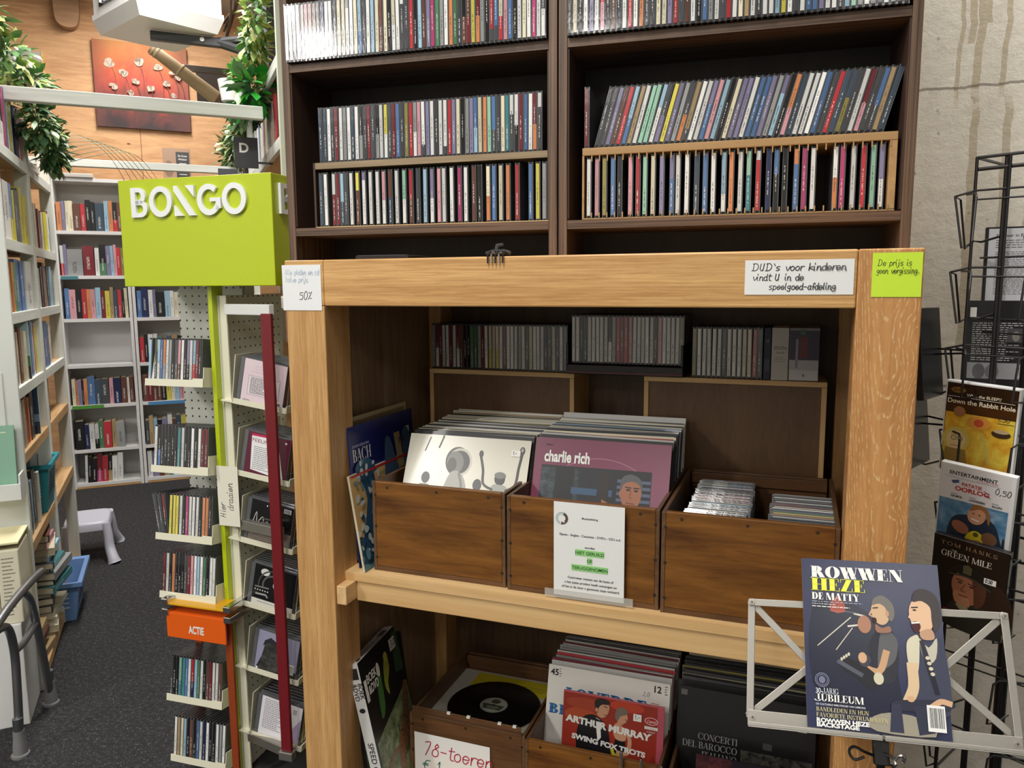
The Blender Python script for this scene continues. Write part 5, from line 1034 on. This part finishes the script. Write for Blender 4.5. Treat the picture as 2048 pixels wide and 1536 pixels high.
def tall_shelf(x0, x1, label):
    t = thing('bookshelf', label, 'bookshelf', AIS); y0 = 6.214; y1 = y0+.28
    for x in (x0, x1-.02): obox('upright', t, (x, x+.02, y0, y1, 0, 2.2), WSH, .001)
    for z in (2.2, 1.84, 1.53, 1.228, .90, .61, .287, .04): obox('shelf', t, (x0+.0205, x1-.0205, y0+.002, y1-.02, z-.025, z-.001), WSH, .001)
    obox('back_panel', t, (x0+.02, x1-.02, y1-.018, y1-.01, 0, 2.2), WSH); obox('plinth', t, (x0+.0205, x1-.0205, y0+.004, y0+.02, 0, .0145), OAK_X)
tall_shelf(-.69, -.232, 'tall white bookshelf at the end of the aisle, the unit by the long wooden shelving'); tall_shelf(-.2275, .27, 'tall white bookshelf at the end of the aisle, the unit behind the CD stand')
F1 = AIS @ T(0, 6.222, 0)
P1 = 'white unit by wooden shelving'; P2 = 'white unit behind CD stand'
for z, s, x0, x1, nm, h in ((1.84, 'o v c c +n r k k +s l o k/r n', -.664, -.262, 'top', .2), (1.53, 'w/r v +++g ++R w +k/G v l p r u', -.66, -.262, 'second', .2), (1.228, 'b p k r -o p l -R y -t -s -r -k -c', -.655, -.258, 'third', .205),
                   (.90, 'c -o v -k o +b +s +d p +B +n -w n', -.652, -.258, 'fifth', .2), (.61, '+k B w k/w G +r g +g', -.652, -.30, 'sixth', .2)):
    pass
bookrow(F1, -.664, -.262, 1.84, 'o v c c +n r k k +s l o k/r n', .205, .14, 'top shelf of '+P1, 'books on the first white unit')
bookrow(F1, -.66, -.262, 1.53, 'w/r v +++g ++R w +k/G v l p r u', .205, .14, 'second shelf of '+P1, 'books on the first white unit')
bookrow(F1, -.655, -.258, 1.228, 'b p k r -o p l -R y -t -s -r -k -c', .21, .14, 'third shelf of '+P1, 'books on the first white unit')
bookrow(F1, -.655, -.258, .61, 'c -o v -k o +b +s +d p +B +n -w n', .2, .14, 'green label shelf of '+P1, 'books on the first white unit')
bookrow(F1, -.655, -.335, .287, '+k B w w/k G +r t +g', .2, .14, 'shelf under green label of '+P1, 'books on the first white unit')
bookrow(F1, -.615, -.37, .04, '-w k k R/m r k/t w w', .2, .14, 'lowest shelf of '+P1, 'books on the first white unit', lean=3)
bookrow(F1, -.2, .24, 1.228, 'b +B w -v +k l w c w v b R w k', .2, .14, 'third shelf of '+P2, 'books on the second white unit')
bookrow(F1, -.2, .24, .90, 'r k w w T n s t k m v w R', .2, .14, 'fourth shelf of '+P2, 'books on the second white unit')
bookrow(F1, -.2, .24, .61, 'n R n n k y c l p b R B w k', .2, .14, 'fifth shelf of '+P2, 'books on the second white unit')
bookrow(F1, -.2, .24, .287, 'd t l k v w n s y k R s w b', .2, .14, 'sixth shelf of '+P2, 'books on the second white unit')
bookrow(F1, -.2, .24, .04, 'w v n t T w p w d v k b', .2, .14, 'lowest shelf of '+P2, 'books on the second white unit')
for x0, x1, z, c, lab in ((-.66, -.46, .59, (86, 150, 60), 'green label strip on the lip of the white bookshelf'), (-.17, .1, .588, (80, 140, 190), 'blue label strip on the lip of the white bookshelf'), (-.665, -.56, 1.508, (70, 130, 140), 'teal label strip on the lip of the white bookshelf')):
    b = MB(); b.box(x0, x1, 6.209, 6.2135, z-.006, z+.018, solid(*c, .4)); tag(b.build('shelf_label', AIS), lab, 'label')
b = MB(); b.box(-.69, -.42, 6.2, 6.44, 2.2005, 2.23, solid(196, 190, 184, .5)); tag(b.build('flat_box', AIS, bevel=.006), 'flat pale box lying on top of the white bookshelf', 'box')
def propped(): 
    sleeve('book', AIS @ T(.03, 6.26, 2.2005) @ RX(-6), .19, .25, .012, PR(150, 120, 96), lambda p, w, h: (p.rect(.09, .18, .03, .225, PR(46, 44, 46)), p.txt('De Grote', .135, .19, .02, WHT, align='c', fit=.06), p.txt('Winkler', .135, .165, .02, WHT, align='c', fit=.06), p.lines(.1, .17, .14, .06, 5, .004, WHT, 3, True), p.ell(.04, .1, .03, .06, PR(120, 90, 70))), 'brown book with a dark title block propped on the white bookshelf', cat='book')
propped()
# long wooden shelving along the aisle
def left_shelving(y0, y1, label, end):
    t = thing('bookshelf', label, 'bookshelf', AIS); xf, xb = -.486, -.77
    if end: obox('end_panel', t, (xb, xf, y0, y0+.022, 0, 2.06), solid(222, 226, 222, .5), .001)
    for y in ([] if end else [y0])+[y1-.03]: obox('upright', t, (xf-.05, xf, y, y+.03, 0, 2.12), GREYW_Z, .002); obox('upright', t, (xb, xb+.05, y, y+.03, 0, 2.12), GREYW_Z, .002)
    a = y0+(.0225 if end else .0305)
    for z in SHZ:
        obox('shelf', t, (xb+.004, xf-.0165, a, y1-.0305, z-.022, z), SHELFW, .001); obox('shelf_lip', t, (xf-.016, xf, a, y1-.0305, z-.036, z+.002), GREYW_Y if z > 1 else SHELFW, .001)
    obox('back_panel', t, (xb-.006, xb-.0005, y0, y1, 0, 2.0), solid(120, 92, 66, .6))
SHZ = [1.94, 1.615, 1.36, 1.10, .87, .545, .049]
left_shelving(3.09, 3.74, 'wooden aisle shelving with a white end panel, the bay nearer the walking frame', True); left_shelving(3.742, 4.44, 'wooden aisle shelving with whitewashed uprights, the bay nearer the end wall', False)
FL = AIS @ T(-.494, 0, 0) @ RZ(90)
G1, G2 = 'bay by walking frame', 'bay by end wall'
def lrow(y0, y1, z, s, h, dp, ph, g, **k): bookrow(FL, y0, y1, z, s, h, dp, ph, g, **k)
lrow(3.13, 3.70, 1.94, '+b p +k/w m m -v -w +y w k B p', .22, .17, 'top shelf of '+G1, 'books in the near bay')
lrow(3.13, 3.70, 1.615, '+r ++w +b/y -y +s s +y +y', .21, .2, 'second shelf of '+G1, 'books in the near bay')
lrow(3.14, 3.66, 1.36, 'o t -o +G +b +b ++w', .2, .2, 'third shelf of '+G1, 'books in the near bay')
lrow(3.14, 3.40, 1.10, 'c n c n R c', .2, .2, 'fourth shelf of '+G1, 'books in the near bay')
lrow(3.46, 3.72, 1.10, '+s b w r +y', .21, .27, 'fourth shelf of '+G1+' past picture book', 'books in the near bay')
lrow(3.14, 3.45, .87, 'n g t n r o +k', .19, .2, 'fifth shelf of '+G1, 'books in the near bay')
lrow(3.14, 3.42, .545, 'c w d l +d t w', .22, .2, 'sixth shelf of '+G1, 'books in the near bay')
lrow(3.80, 4.40, 1.615, 'd w -c k n R k c k +u y w n k', .19, .18, 'second shelf of '+G2, 'books in the far bay')
lrow(3.80, 4.38, 1.36, 'w w k k/n n t s l g k', .19, .18, 'third shelf of '+G2, 'books in the far bay')
lrow(3.79, 4.10, 1.10, 'y +b d w', .2, .24, 'fourth shelf of '+G2, 'books in the far bay')
lrow(3.79, 3.87, .87, 'R n', .2, .2, 'fifth shelf of '+G2, 'books in the far bay')
def flatbooks(F, items, phrase, group, w=.2, d=.15):
    z = 0
    for i, (c, th) in enumerate(items):
        ww = w*random.uniform(.85, 1.15)
        book(F @ T(random.uniform(-.015, .015), random.uniform(-.01, .02), z+th) @ RZ(random.uniform(-9, 9)) @ RY(90), th, d*random.uniform(.9, 1.1), ww, c, f'{colname(c)} book lying {ordw(len(items)-i)} from the top {phrase}', group); z += th+.0007
flatbooks(AIS @ T(-.47, 3.42, .05) @ RZ(90), [('c', .03), ('c', .028), ('w', .03), ('c', .022), ('d', .03), ('d', .028), ('s', .02), ('T', .03), ('k', .02), ('g', .03), ('T', .018), ('s', .028), ('l', .02), ('c', .03), ('p', .03), ('n', .03)], 'of the pile spilling from the lowest shelf', 'piled books by the blue basket', .23, .17)
flatbooks(AIS @ T(-.50, 3.15, .0505) @ RZ(90), [('t', .03), ('u', .03), ('n', .025), ('t', .03)], 'of the low pile beside the spilling one', 'books piled on the lowest shelf', .2, .17)
flatbooks(AIS @ T(-.5, 3.80, 1.941) @ RZ(90), [('w', .03), ('k', .03), ('g', .025), ('w', .02)], 'on top board of far bay', 'books on the top board', .2, .16)
def picbook(y, z, label, art, w=.2, h=.22):
    sleeve('picture_book', AIS @ T(-.70, y, z+.0006) @ T(0, 0, 0), w, h, .012, PR(180, 206, 214), art, label, cat='book')
picbook(3.425, 1.10, 'picture book with a green hill and dark trees shown cover out', lambda p, w, h: (p.rect(0, w, .0, .09, PR(70, 130, 80)), p.pol([(.1, .06), (.115, .19), (.14, .2), (.17, .19), (.18, .06)], PR(46, 60, 56), 4), p.rect(.0, w, 0, .05, PR(60, 50, 56)), p.ell(.16, .03, .03, .02, PR(150, 120, 110))), .21)
picbook(3.52, .87, 'dark blue sea picture book shown cover out', lambda p, w, h: (p.rect(0, w, 0, h, PR(46, 66, 90)), p.ell(.14, .17, .05, .03, PR(150, 180, 200)), p.rect(0, w, .05, .08, PR(110, 140, 160)), p.pol([(.05, 0), (.1, .06), (.2, .03), (.2, 0)], PR(30, 34, 44))), .21)
# green book in a holder, cream binders, walking frame
t = thing('leaflet_holder', 'white plastic holder screwed to the white end panel', 'holder', AIS)
b = MB(); b.box(-.62, -.49, 3.0, 3.0895, .735, .74, WHITEP); b.box(-.62, -.49, 3.0, 3.006, .74, .79, WHITEP); b.box(-.496, -.49, 3.0065, 3.0895, .74, .82, WHITEP); b.build('trough', None, t, bevel=.001)
b = MB(); b.box(-.62, -.53, 3.085, 3.0895, .82, 1.16, WHITEP); b.build('back_plate', None, t)
sleeve('book', AIS @ T(-.645, 3.03, .7405) @ RX(-7), .14, .245, .012, PR(140, 184, 160), lambda p, w, h: p.lines(.09, .13, .22, .215, 1, .004, PR(226, 232, 200), 4), 'pale green book standing in the white plastic holder', cat='book')
b = MB(); b.box(-.78, -.50, 2.86, 3.085, 0, .352, solid(222, 224, 222, .5)); tag(b.build('low_cabinet', AIS, bevel=.003), 'low white cabinet under the cream binders behind the walking frame', 'cabinet')
t = thing('binder_box', 'cream cardboard box of binders on the low white cabinet', 'box', AIS @ T(-.735, 2.87, .3525))
obox('lid', t, (0, .245, 0, .2, .268, .275), solid(232, 222, 180, .6), .001); obox('box_side', t, (0, .245, .19, .2, 0, .2675), solid(226, 216, 178, .6)); 
for i, (x0, x1) in enumerate(((0, .07), (.072, .115), (.117, .18), (.182, .243))):
    b = MB(); b.box(x0, x1, 0, .185, 0, .262-.012*(i % 2), solid(226, 220, 196, .6)); k = b.build('binder', None, t, bevel=.004)
    p = MB(); p.M = T(0, 0, 0); p.lay = 2; p.lines(x0+.012, x1-.012, .22, .03, 16, .004, PR(120, 116, 104), i+3); p.build('spine_print', None, k)
def walker():
    t = thing('walking_frame', 'grey metal walking frame with rubber feet on the carpet', 'walking frame', T(0, 0, 0))
    b = MB(); b.tube(catmull([(-1.541, 2.233, .03), (-1.545, 2.25, .2), (-1.547, 2.256, .337), (-1.536, 2.215, .43), (-1.50, 2.09, .46)], 6), .0125, STEELG, 14); b.build('front_leg', None, t)
    b = MB(); b.tube(catmull([(-1.623, 2.532, .03), (-1.606, 2.475, .26), (-1.595, 2.429, .417), (-1.578, 2.37, .475)], 6), .0125, STEELG, 14); b.build('rear_leg', None, t)
    b = MB(); b.tube(catmull([(-1.515, 2.13, .462), (-1.525, 2.175, .471), (-1.547, 2.257, .48), (-1.597, 2.436, .484), (-1.631, 2.555, .476)], 6), [.0135]*25, STEELG, 14); b.build('handle', None, t)
    b = MB(); b.tube(catmull([(-1.547, 2.254, .33), (-1.57, 2.34, .322), (-1.599, 2.446, .335)], 6), .011, STEELG, 12); b.build('cross_tube', None, t)
    RB = solid(120, 120, 120, .7)
    for x, y in ((-1.541, 2.233), (-1.623, 2.532)):
        b = MB(); b.tube([(x, y, 0), (x, y, .008), (x, y, .012), (x, y, .05), (x, y, .055), (x, y, .085)], [.026, .026, .021, .018, .017, .016], RB, 20); b.tube([(x, y, .0851), (x, y, .125)], .0145, STEELG, 16); b.build('rubber_foot', None, t)
walker()
# step stool
def stool():
    t = thing('step_stool', 'pale lilac grey plastic step stool on the dark carpet', 'stool', AIS @ T(-.46, 4.64, 0)); m = solid(196, 198, 212, .35)
    b = MB(); n = 24; pts = []
    for i in range(n):
        a = 2*math.pi*i/n; c, s = math.cos(a), math.sin(a); f = lambda v: math.copysign(abs(v)**.35, v); pts.append((f(c), f(s)))
    prof = [(.098, .135, .215), (.105, .142, .212), (.109, .147, .204), (.112, .15, .17), (.108, .146, .17), (.1, .138, .2)]
    vs = [(x*a, y*c, z) for a, c, z in prof for x, y in pts]; fs = [(k*n+i, k*n+(i+1) % n, (k+1)*n+(i+1) % n, (k+1)*n+i) for k in range(len(prof)-1) for i in range(n)]+[tuple(range(n)), tuple(reversed(range((len(prof)-1)*n, len(prof)*n)))]
    b.poly(vs, fs, m, True); b.build('top', None, t)
    for sx in (-1, 1):
        for sy in (-1, 1):
            b = MB(); b.tube(catmull([(sx*.092, sy*.125, .2), (sx*.1, sy*.138, .14), (sx*.106, sy*.155, .07), (sx*.12, sy*.185, .02), (sx*.125, sy*.192, 0)], 5), [.028+.012*(i/20)**2*(1 if i < 16 else 1.2) for i in range(21)], m, 16, sq=.8); b.build('leg', None, t)
stool()
def basket(name, M, w, d, h, m, label, slots):
    t = thing('basket', label, 'basket', M); b = MB()
    o = lambda k, z: [(-w*k/2, -d*k/2, z), (w*k/2, -d*k/2, z), (w*k/2, d*k/2, z), (-w*k/2, d*k/2, z)]
    rings = [o(.8, 0), o(.86, h*.3), o(.98, h), o(1.1, h+.004), o(1.1, h-.014), ]; inner = [o(.95, h), o(.83, h*.3), o(.77, .006)]
    rr = [rings[4], rings[3], inner[0], inner[1], inner[2]]
    for A, B in ((rings[0], rings[1]), (rings[1], rings[2]), (rings[2], rings[4]), (rings[4], rings[3]), (rings[3], inner[0]), (inner[0], inner[1]), (inner[1], inner[2])):
        for i in range(4): j = (i+1) % 4; b.face([A[i], A[j], B[j], B[i]], m)
    b.face(list(reversed(rings[0])), m); b.face(inner[2], m); b.build('tub', None, t)
    s = MB()
    for i in range(slots):
        z = h*.34+i*h*.5/slots; k = .87+.11*(z/h-.3)/.7
        s.box(-w*.32, w*.32, -d*k/2-.0012, -d*k/2+.002, z, z+h*.03, solid(210, 216, 216, .5)); s.box(w*k/2-.002, w*k/2+.0012, -d*.3, d*.3, z, z+h*.03, solid(40, 60, 80, .5))
    s.build('slots', None, t); return t
TEALP = solid(38, 140, 154, .35); BLUP = solid(112, 150, 204, .35)
basket('basket', AIS @ T(-.57, 3.62, .5455), .2, .24, .2, TEALP, 'teal plastic basket with slots standing on the wooden shelf', 8)
basket('basket', AIS @ T(-.545, 3.86, 0), .25, .34, .18, BLUP, 'light blue plastic basket of small books on the carpet', 4)
for i, (x, y, c, a) in enumerate(((-.61, 3.78, 'c', 10), (-.56, 3.77, 'B', -8), (-.52, 3.81, 'p', 4), (-.54, 3.91, 'w', 20), (-.59, 3.89, 'R', -12))):
    book(AIS @ T(x, y, .012) @ RZ(a), .03, .11, .17+.01*(i % 3), c, f'{NAMES[c]} small book standing in the light blue basket', 'books in the blue basket')
for i, c in enumerate(('w', 'v', 'g')): book(AIS @ T(-.62+.03*i, 3.55, .553) @ RZ(-4), .02, .12, .19+.03*(i == 2), c, f'{NAMES[c]} booklet standing in the teal basket', 'booklets in the teal basket')
# shelving on the other side of the aisle
def right_shelving():
    t = thing('bookshelf', 'whitewashed tall shelving with plants on top, behind the CD stand', 'bookshelf', AIS); xf, xb = .44, .74
    for y, h in ((3.1, 2.9), (4.3, 2.36), (5.5, 2.36)): obox('upright', t, (xf-.012, xf+.016, y, y+.03, 0, h), solid(222, 224, 208, .5) if y < 3.2 else GREYW_Z, .002); obox('upright', t, (xb-.03, xb, y, y+.03, 0, 2.36), GREYW_Z, .002)
    for z in (2.335, 2.03, 1.72, 1.4, 1.08, .76, .44, .12):
        obox('shelf', t, (xf+.017, xb-.031, 3.131, 5.5, z-.02, z), SHELFW); obox('shelf_lip', t, (xf, xf+.0165, 3.131, 5.49, z-.045, z+.002), GREYW_Y, .001)
right_shelving()
bookrow(AIS @ T(.458, 0, 0) @ RZ(-90), -3.72, -3.16, 2.03, 'd v +w r r k T w l w c', .215, .17, 'whitewashed shelving behind letter sign', 'books behind the letter sign')
bookrow(AIS @ T(.458, 0, 0) @ RZ(-90), -5.2, -3.75, 2.03, 'w w g w c d w l w t w r w k w b c w n w', .2, .17, 'whitewashed shelving beyond letter sign', 'books beyond the letter sign')
t = thing('letter_sign', 'dark grey sign with a white letter on the whitewashed shelving', 'sign', AIS @ T(.302, 3.6, 1.957) @ RY(0))
b = MB(); b.box(0, .098, 0, .004, 0, .13, solid(62, 62, 68, .5)); b.box(.098, .158, 0, .004, .02, .03, solid(62, 62, 68, .5)); b.build('plate', None, t, bevel=.001)
p = MB(); p.lay = 2; p.txt('D', .04, .066, .055, WHT, bold=.03, align='c'); p.build('lettering', None, t, label='white letter D')
t = thing('letter_sign', 'second dark grey sign further along the whitewashed shelving, mostly behind the lime box', 'sign', AIS @ T(.29, 4.5, 1.945)); b = MB(); b.box(0, .098, 0, .004, 0, .13, solid(62, 62, 68, .5)); b.box(.098, .17, 0, .004, .02, .03, solid(62, 62, 68, .5)); b.build('plate', None, t, bevel=.001)
p = MB(); p.lay = 2; p.txt('C', .045, .06, .055, WHT, bold=.03, align='c'); p.build('lettering', None, t, label='white letter')
# cross beams
b = MB(); b.box(-1.1, .405, 3.4, 3.44, 2.128, 2.178, GREYW); tag(b.build('cross_rail', AIS, bevel=.003), 'long whitewashed wooden rail spanning the aisle, the one nearer the CD stand', 'rail')
b = MB(); b.box(-.62, .42, 4.75, 4.79, 2.083, 2.122, GREYW); tag(b.build('cross_rail', AIS, bevel=.003), 'whitewashed wooden rail spanning the aisle, the one nearer the end wall', 'rail')
# plants
def leaf(b, p, d, L, w, m):
    d = d.normalized(); s = d.cross(Vector((0, 0, 1)))
    if s.length < .05: s = Vector((1, 0, 0))
    s = (s.normalized()+Vector((random.uniform(-.4, .4), random.uniform(-.4, .4), random.uniform(-.4, .4)))).normalized(); n = s.cross(d).normalized()
    A = p; B = p+d*L*.35+s*w*.5-n*w*.12; C = p+d*L*.7+s*w*.36-n*L*.05; D = p+d*L-n*L*.16; E_ = p+d*L*.7-s*w*.36-n*L*.05; F_ = p+d*L*.35-s*w*.5-n*w*.12; M1 = p+d*L*.4+n*w*.05
    k = len(b.v); [b.v.append(v) for v in (A, B, C, D, E_, F_, M1)]; i = b.mi(m)
    for f in ((0, 1, 6), (1, 2, 6), (2, 3, 6), (3, 4, 6), (4, 5, 6), (5, 0, 6)): b.f.append([k+j for j in f]); b.fm.append(i); b.sm.append(True)
def lm(r, g, bb): 
    m = solid(r, g, bb, .4, tag='leaf'); return m
LG = [lm(84, 120, 78), lm(110, 142, 92), lm(66, 100, 66), lm(146, 170, 112)]; LY = [lm(164, 186, 100), lm(200, 206, 126), lm(120, 156, 88), lm(96, 138, 84)]; LB = [lm(40, 150, 50), lm(90, 176, 60), lm(58, 110, 70), lm(120, 150, 110)]
def plant(label, blobs, cols, L, n, group='plants along the shelf tops'):
    t = thing('trailing_plant', label, 'plant', AIS @ T(*blobs[0][0]), group); b = MB(); o = Vector(blobs[0][0]); s = MB()
    for c, r in blobs:
        c = Vector(c)-o
        for i in range(n):
            u = Vector((random.gauss(0, 1), random.gauss(0, 1), random.gauss(0, 1))).normalized()*random.uniform(.3, 1)**.5; p = c+Vector((u.x*r[0], u.y*r[1], u.z*r[2])); d = u+Vector((0, -.3, -.35))+Vector((random.uniform(-.6, .6), random.uniform(-.6, .6), random.uniform(-.6, .6)))
            l = L*random.uniform(.6, 1.3); leaf(b, p, d, l, l*random.uniform(.38, .6), random.choice(cols))
        for i in range(9):
            q = Vector((random.uniform(-1, 1)*r[0], random.uniform(-1, 1)*r[1], random.uniform(-1, 1)*r[2])); s.tube(catmull([(0, 0, -.02), tuple(c*.5+q*.3), tuple(c+q)], 4), .0022, LG[2], 5)
    b.build('foliage', None, t); s.build('stem', None, t)
plant('dark green trailing ivy hanging over the wooden shelving under the rail', [((-.425, 3.66, 2.1), (.06, .14, .085)), ((-.405, 3.85, 2.03), (.045, .14, .09))], LG, .055, 230)
plant('pale variegated plant above the rail over the wooden shelving', [((-.5, 3.55, 2.31), (.09, .16, .07)), ((-.53, 3.4, 2.40), (.05, .12, .08)), ((-.45, 3.62, 2.25), (.07, .12, .05))], LY+LG[:2], .06, 110)
plant('yellow green plant on top of the whitewashed shelving', [((.40, 3.5, 2.56), (.04, .12, .11)), ((.405, 3.62, 2.48), (.05, .15, .09)), ((.38, 3.7, 2.36), (.06, .14, .08))], LY, .055, 150)
plant('bright green broad leaved plant hanging above the rail by the whitewashed shelving', [((.385, 3.6, 2.29), (.055, .1, .06)), ((.37, 3.66, 2.24), (.05, .1, .04))], LB, .085, 60)
plant('dark leafy plant above the letter sign near the end of the shelving', [((.42, 4.65, 2.28), (.06, .2, .12)), ((.40, 4.95, 2.22), (.06, .2, .09)), ((.43, 4.4, 2.36), (.05, .15, .08))], LG+LY[:1], .065, 150)
b = MB()
for i in range(7):
    a = random.uniform(0, 1); b.tube(catmull([(-.4, 3.85, 2.08-.02*i), (-.3+.03*i, 3.9, 2.1-.01*i), (-.2+.035*i, 3.95, 2.03-.02*i), (-.14+.04*i, 4.0, 1.92-.02*i)], 6), .0012, LG[2], 5)
tag(b.build('dry_tendril', AIS), 'thin arching tendrils reaching from the ivy into the aisle', 'plant')
t = thing('plant_pot', 'small white pot between the leaves on the whitewashed shelving', 'pot', AIS @ T(.35, 4.2, 2.36)); b = MB(); b.tube([(0, 0, 0), (0, 0, .1)], [.045, .06], WHITEP, 20); b.build('pot', None, t); b = MB(); b.tube([(0, 0, .1005), (0, 0, .102)], .052, solid(40, 34, 28, .9), 20); b.build('soil', None, t)
# painting and things high up
def painting():
    t = thing('canvas_painting', 'orange and dark red canvas of white poppies on the plywood wall', 'painting', AIS @ T(-.392, 6.585, 2.625))
    b = MB(); b.box(0, .635, .001, .034, 0, .615, solid(70, 40, 34, .7)); b.build('canvas', None, t, bevel=.003); p = MB(); p.EPS = .0002
    nt = NT('canvas_paint'); tc = nt.add('TexCoord'); sp = nt.add('SeparateXYZ'); nt.ln(tc.outputs['Object'], sp.inputs[0]); n = nt.noise(nt.coord((1, 1, .6)), 7, 5, .65, .8)
    g = nt.mth('ADD', nt.mth('MULTIPLY', sp.outputs[2], 1.1), nt.mth('MULTIPLY', n, .55)); c = nt.ramp(g, [(.32, rgb(46, 26, 28)), (.46, rgb(98, 38, 30)), (.62, rgb(176, 58, 34)), (.8, rgb(192, 98, 42)), (.98, rgb(188, 122, 60))])
    dx = nt.mth('ABSOLUTE', nt.mth('SUBTRACT', sp.outputs[0], .3)); edge = nt.ramp(nt.mth('ADD', dx, nt.mth('MULTIPLY', n, .12)), [(.24, (0, 0, 0, 1)), (.36, (1, 1, 1, 1))]); c = nt.mix(nt.mth('MULTIPLY', edge, .6), c, rgb(110, 62, 56)); nt.col(c); nt.set(Roughness=.6)
    p.rect(0, .635, 0, .615, nt.m); PW = PR(186, 170, 152, .6); PD = PR(130, 108, 94, .6); ST = PR(96, 50, 36, .6)
    for x, z, s in ((.11, .45, .042), (.2, .385, .036), (.3, .475, .042), (.43, .455, .036), (.125, .285, .03), (.235, .25, .026), (.275, .335, .028), (.375, .29, .028), (.48, .335, .03), (.57, .385, .03), (.53, .25, .024), (.53, .42, .026)):
        p.line([(x, z), (x+.03, z-.1), (x+.025, .14)], .004, ST, 4); [p.ell(x+s*random.uniform(-.6, .6), z+s*random.uniform(-.25, .45), s*random.uniform(.3, .48), s*random.uniform(.36, .55), random.choice([PW, PW, PD]), random.uniform(-.6, .6)) for _ in range(9)]; p.ell(x, z-s*.25, s*.4, s*.4, PW); [p.line([(x+s*random.uniform(-.7, .7), z+s*.5), (x+s*.1, z-s*.5)], .003, PD, 0) for _ in range(4)]
    p.build('painted_surface', None, t)
painting()
t = thing('canvas_painting', 'small grey canvas with a gilt edge half behind the pale plant', 'painting', AIS @ T(-1.0, 6.59, 2.885)); b = MB(); b.box(0, .285, 0, .03, 0, .225, solid(176, 170, 160, .7)); b.build('canvas', None, t); b = MB(); b.box(.2855, .292, -.004, .03, 0, .225, solid(222, 196, 110, .5)); b.build('gilt_edge', None, t)
b = MB(); b.prism(catmull([(-.61, 3.56), (-.612, 3.4), (-.595, 3.31), (-.535, 3.28), (-.475, 3.3), (-.452, 3.4), (-.455, 3.56)], 5), 6.52, 6.6, wood('capsule_wood', (150, 112, 80), (176, 138, 104), 'x', 30, .6, .1, .1)); tag(b.build('wooden_paddle', AIS), 'rounded wooden board hanging high on the plywood wall', 'board')
def heater():
    t = thing('ceiling_unit', 'angular white ceiling unit with dark louvres above the painting', 'air unit', AIS @ T(-.05, 4.27, 2.80) @ RZ(25)); m = solid(236, 238, 240, .4)
    b = MB(); b.box(-.0, .44, 0, .5, .02, .74, m); b.build('housing', None, t, bevel=.004)
    b = MB(); o = [(-.006, -.006), (.446, -.006), (.446, .506), (-.006, .506)]; q = [(.02, .02), (.42, .02), (.42, .48), (.02, .48)]
    for i in range(4): j = (i+1) % 4; b.face([(*o[i], .02), (*o[j], .02), (*q[j], -.05), (*q[i], -.05)], m); b.face([(*o[i], .02), (*o[i], .045), (*o[j], .045), (*o[j], .02)], m)
    b.face([(*q[i], -.05) for i in range(4)], m); b.face([(*o[i], .045) for i in range(4)], m); b.build('lower_tray', None, t)
    b = MB(); b.box(-.004, -.0005, .05, .42, .07, .7, solid(44, 46, 52, .4)); g = b.build('grille', None, t)
    for i in range(8): obox('louvre', t, (-.018, -.0045, .06+.045*i, .066+.045*i, .08, .69), m)
    for z in (.1, .16): pass
heater()
b = MB(); b.M = T(0, 4.5, 2.717); b.box(-.0, .335, -.02, .02, -.022, .022, solid(52, 54, 58, .4)); t = thing('black_arm', 'black steel arm with a white bolt reaching out over the aisle', 'bracket', AIS); b.build('arm', None, t, bevel=.004)
b = MB(); b.tube([(.32, 4.5, 2.72), (.56, 4.5, 2.665)], .024, solid(58, 60, 64, .4), 8); b.tube([(.32, 4.5, 2.725), (.6, 4.5, 2.78)], .02, solid(58, 60, 64, .4), 8); b.build('brace', None, t); b = MB(); b.tube([(.245, 4.472, 2.72), (.245, 4.4795, 2.72)], .011, WHITEP, 14); b.build('bolt', None, t)
b = MB(); b.tube([(.56, 4.42, 2.6), (.56, 4.42, CEIL-.001)], .05, solid(66, 68, 74, .5), 4); b.build('post', None, t)
t = thing('cardboard_tube', 'beige ringed tube slanting down in front of the painting', 'tube', AIS); b = MB(); A, B_ = Vector((.0, 5.0, 2.79)), Vector((.335, 5.0, 2.545)); b.tube([tuple(A), tuple(B_)], [.03, .042], solid(176, 152, 120, .6), 20); b.build('tube_body', None, t)
for f in (.02, .07, .42): b = MB(); q = A+(B_-A)*f; e = A+(B_-A)*(f+.03); b.tube([tuple(q), tuple(e)], [.034+.012*f]*2, solid(206, 186, 150, .6), 20); b.build('ring', None, t)
t = thing('wooden_box_frame', 'open wooden box frame holding the slanting tube high up', 'frame', AIS @ T(.3, 5.06, 2.5)); WB = wood('bracket_wood', (176, 128, 84), (206, 160, 112), 'x', 40, .6, .1, .1)
obox('board', t, (0, .14, 0, .16, -.02, 0), WB, .002); obox('board', t, (.12, .14, 0, .16, .0005, .2), WB, .002); obox('board', t, (-.06, .16, .1605, .18, 0, .24), solid(66, 62, 60, .6)); obox('rail', t, (-.14, .22, .0, .03, .2005, .235), solid(92, 90, 90, .5), .002)
t = thing('branch', 'dry driftwood branch hanging by the white ceiling unit', 'branch', AIS @ T(.36, 4.7, 2.8)); b = MB()
for i in range(6): b.tube(catmull([(random.uniform(0, .02), 0, random.uniform(-.05, .1)), (.05+.02*i, .02*i, .12+.05*i), (.06+.03*i, .03, .34+.05*i)], 5), .006+.004*random.random(), solid(120, 96, 76, .8), 7)
b.build('twig', None, t)
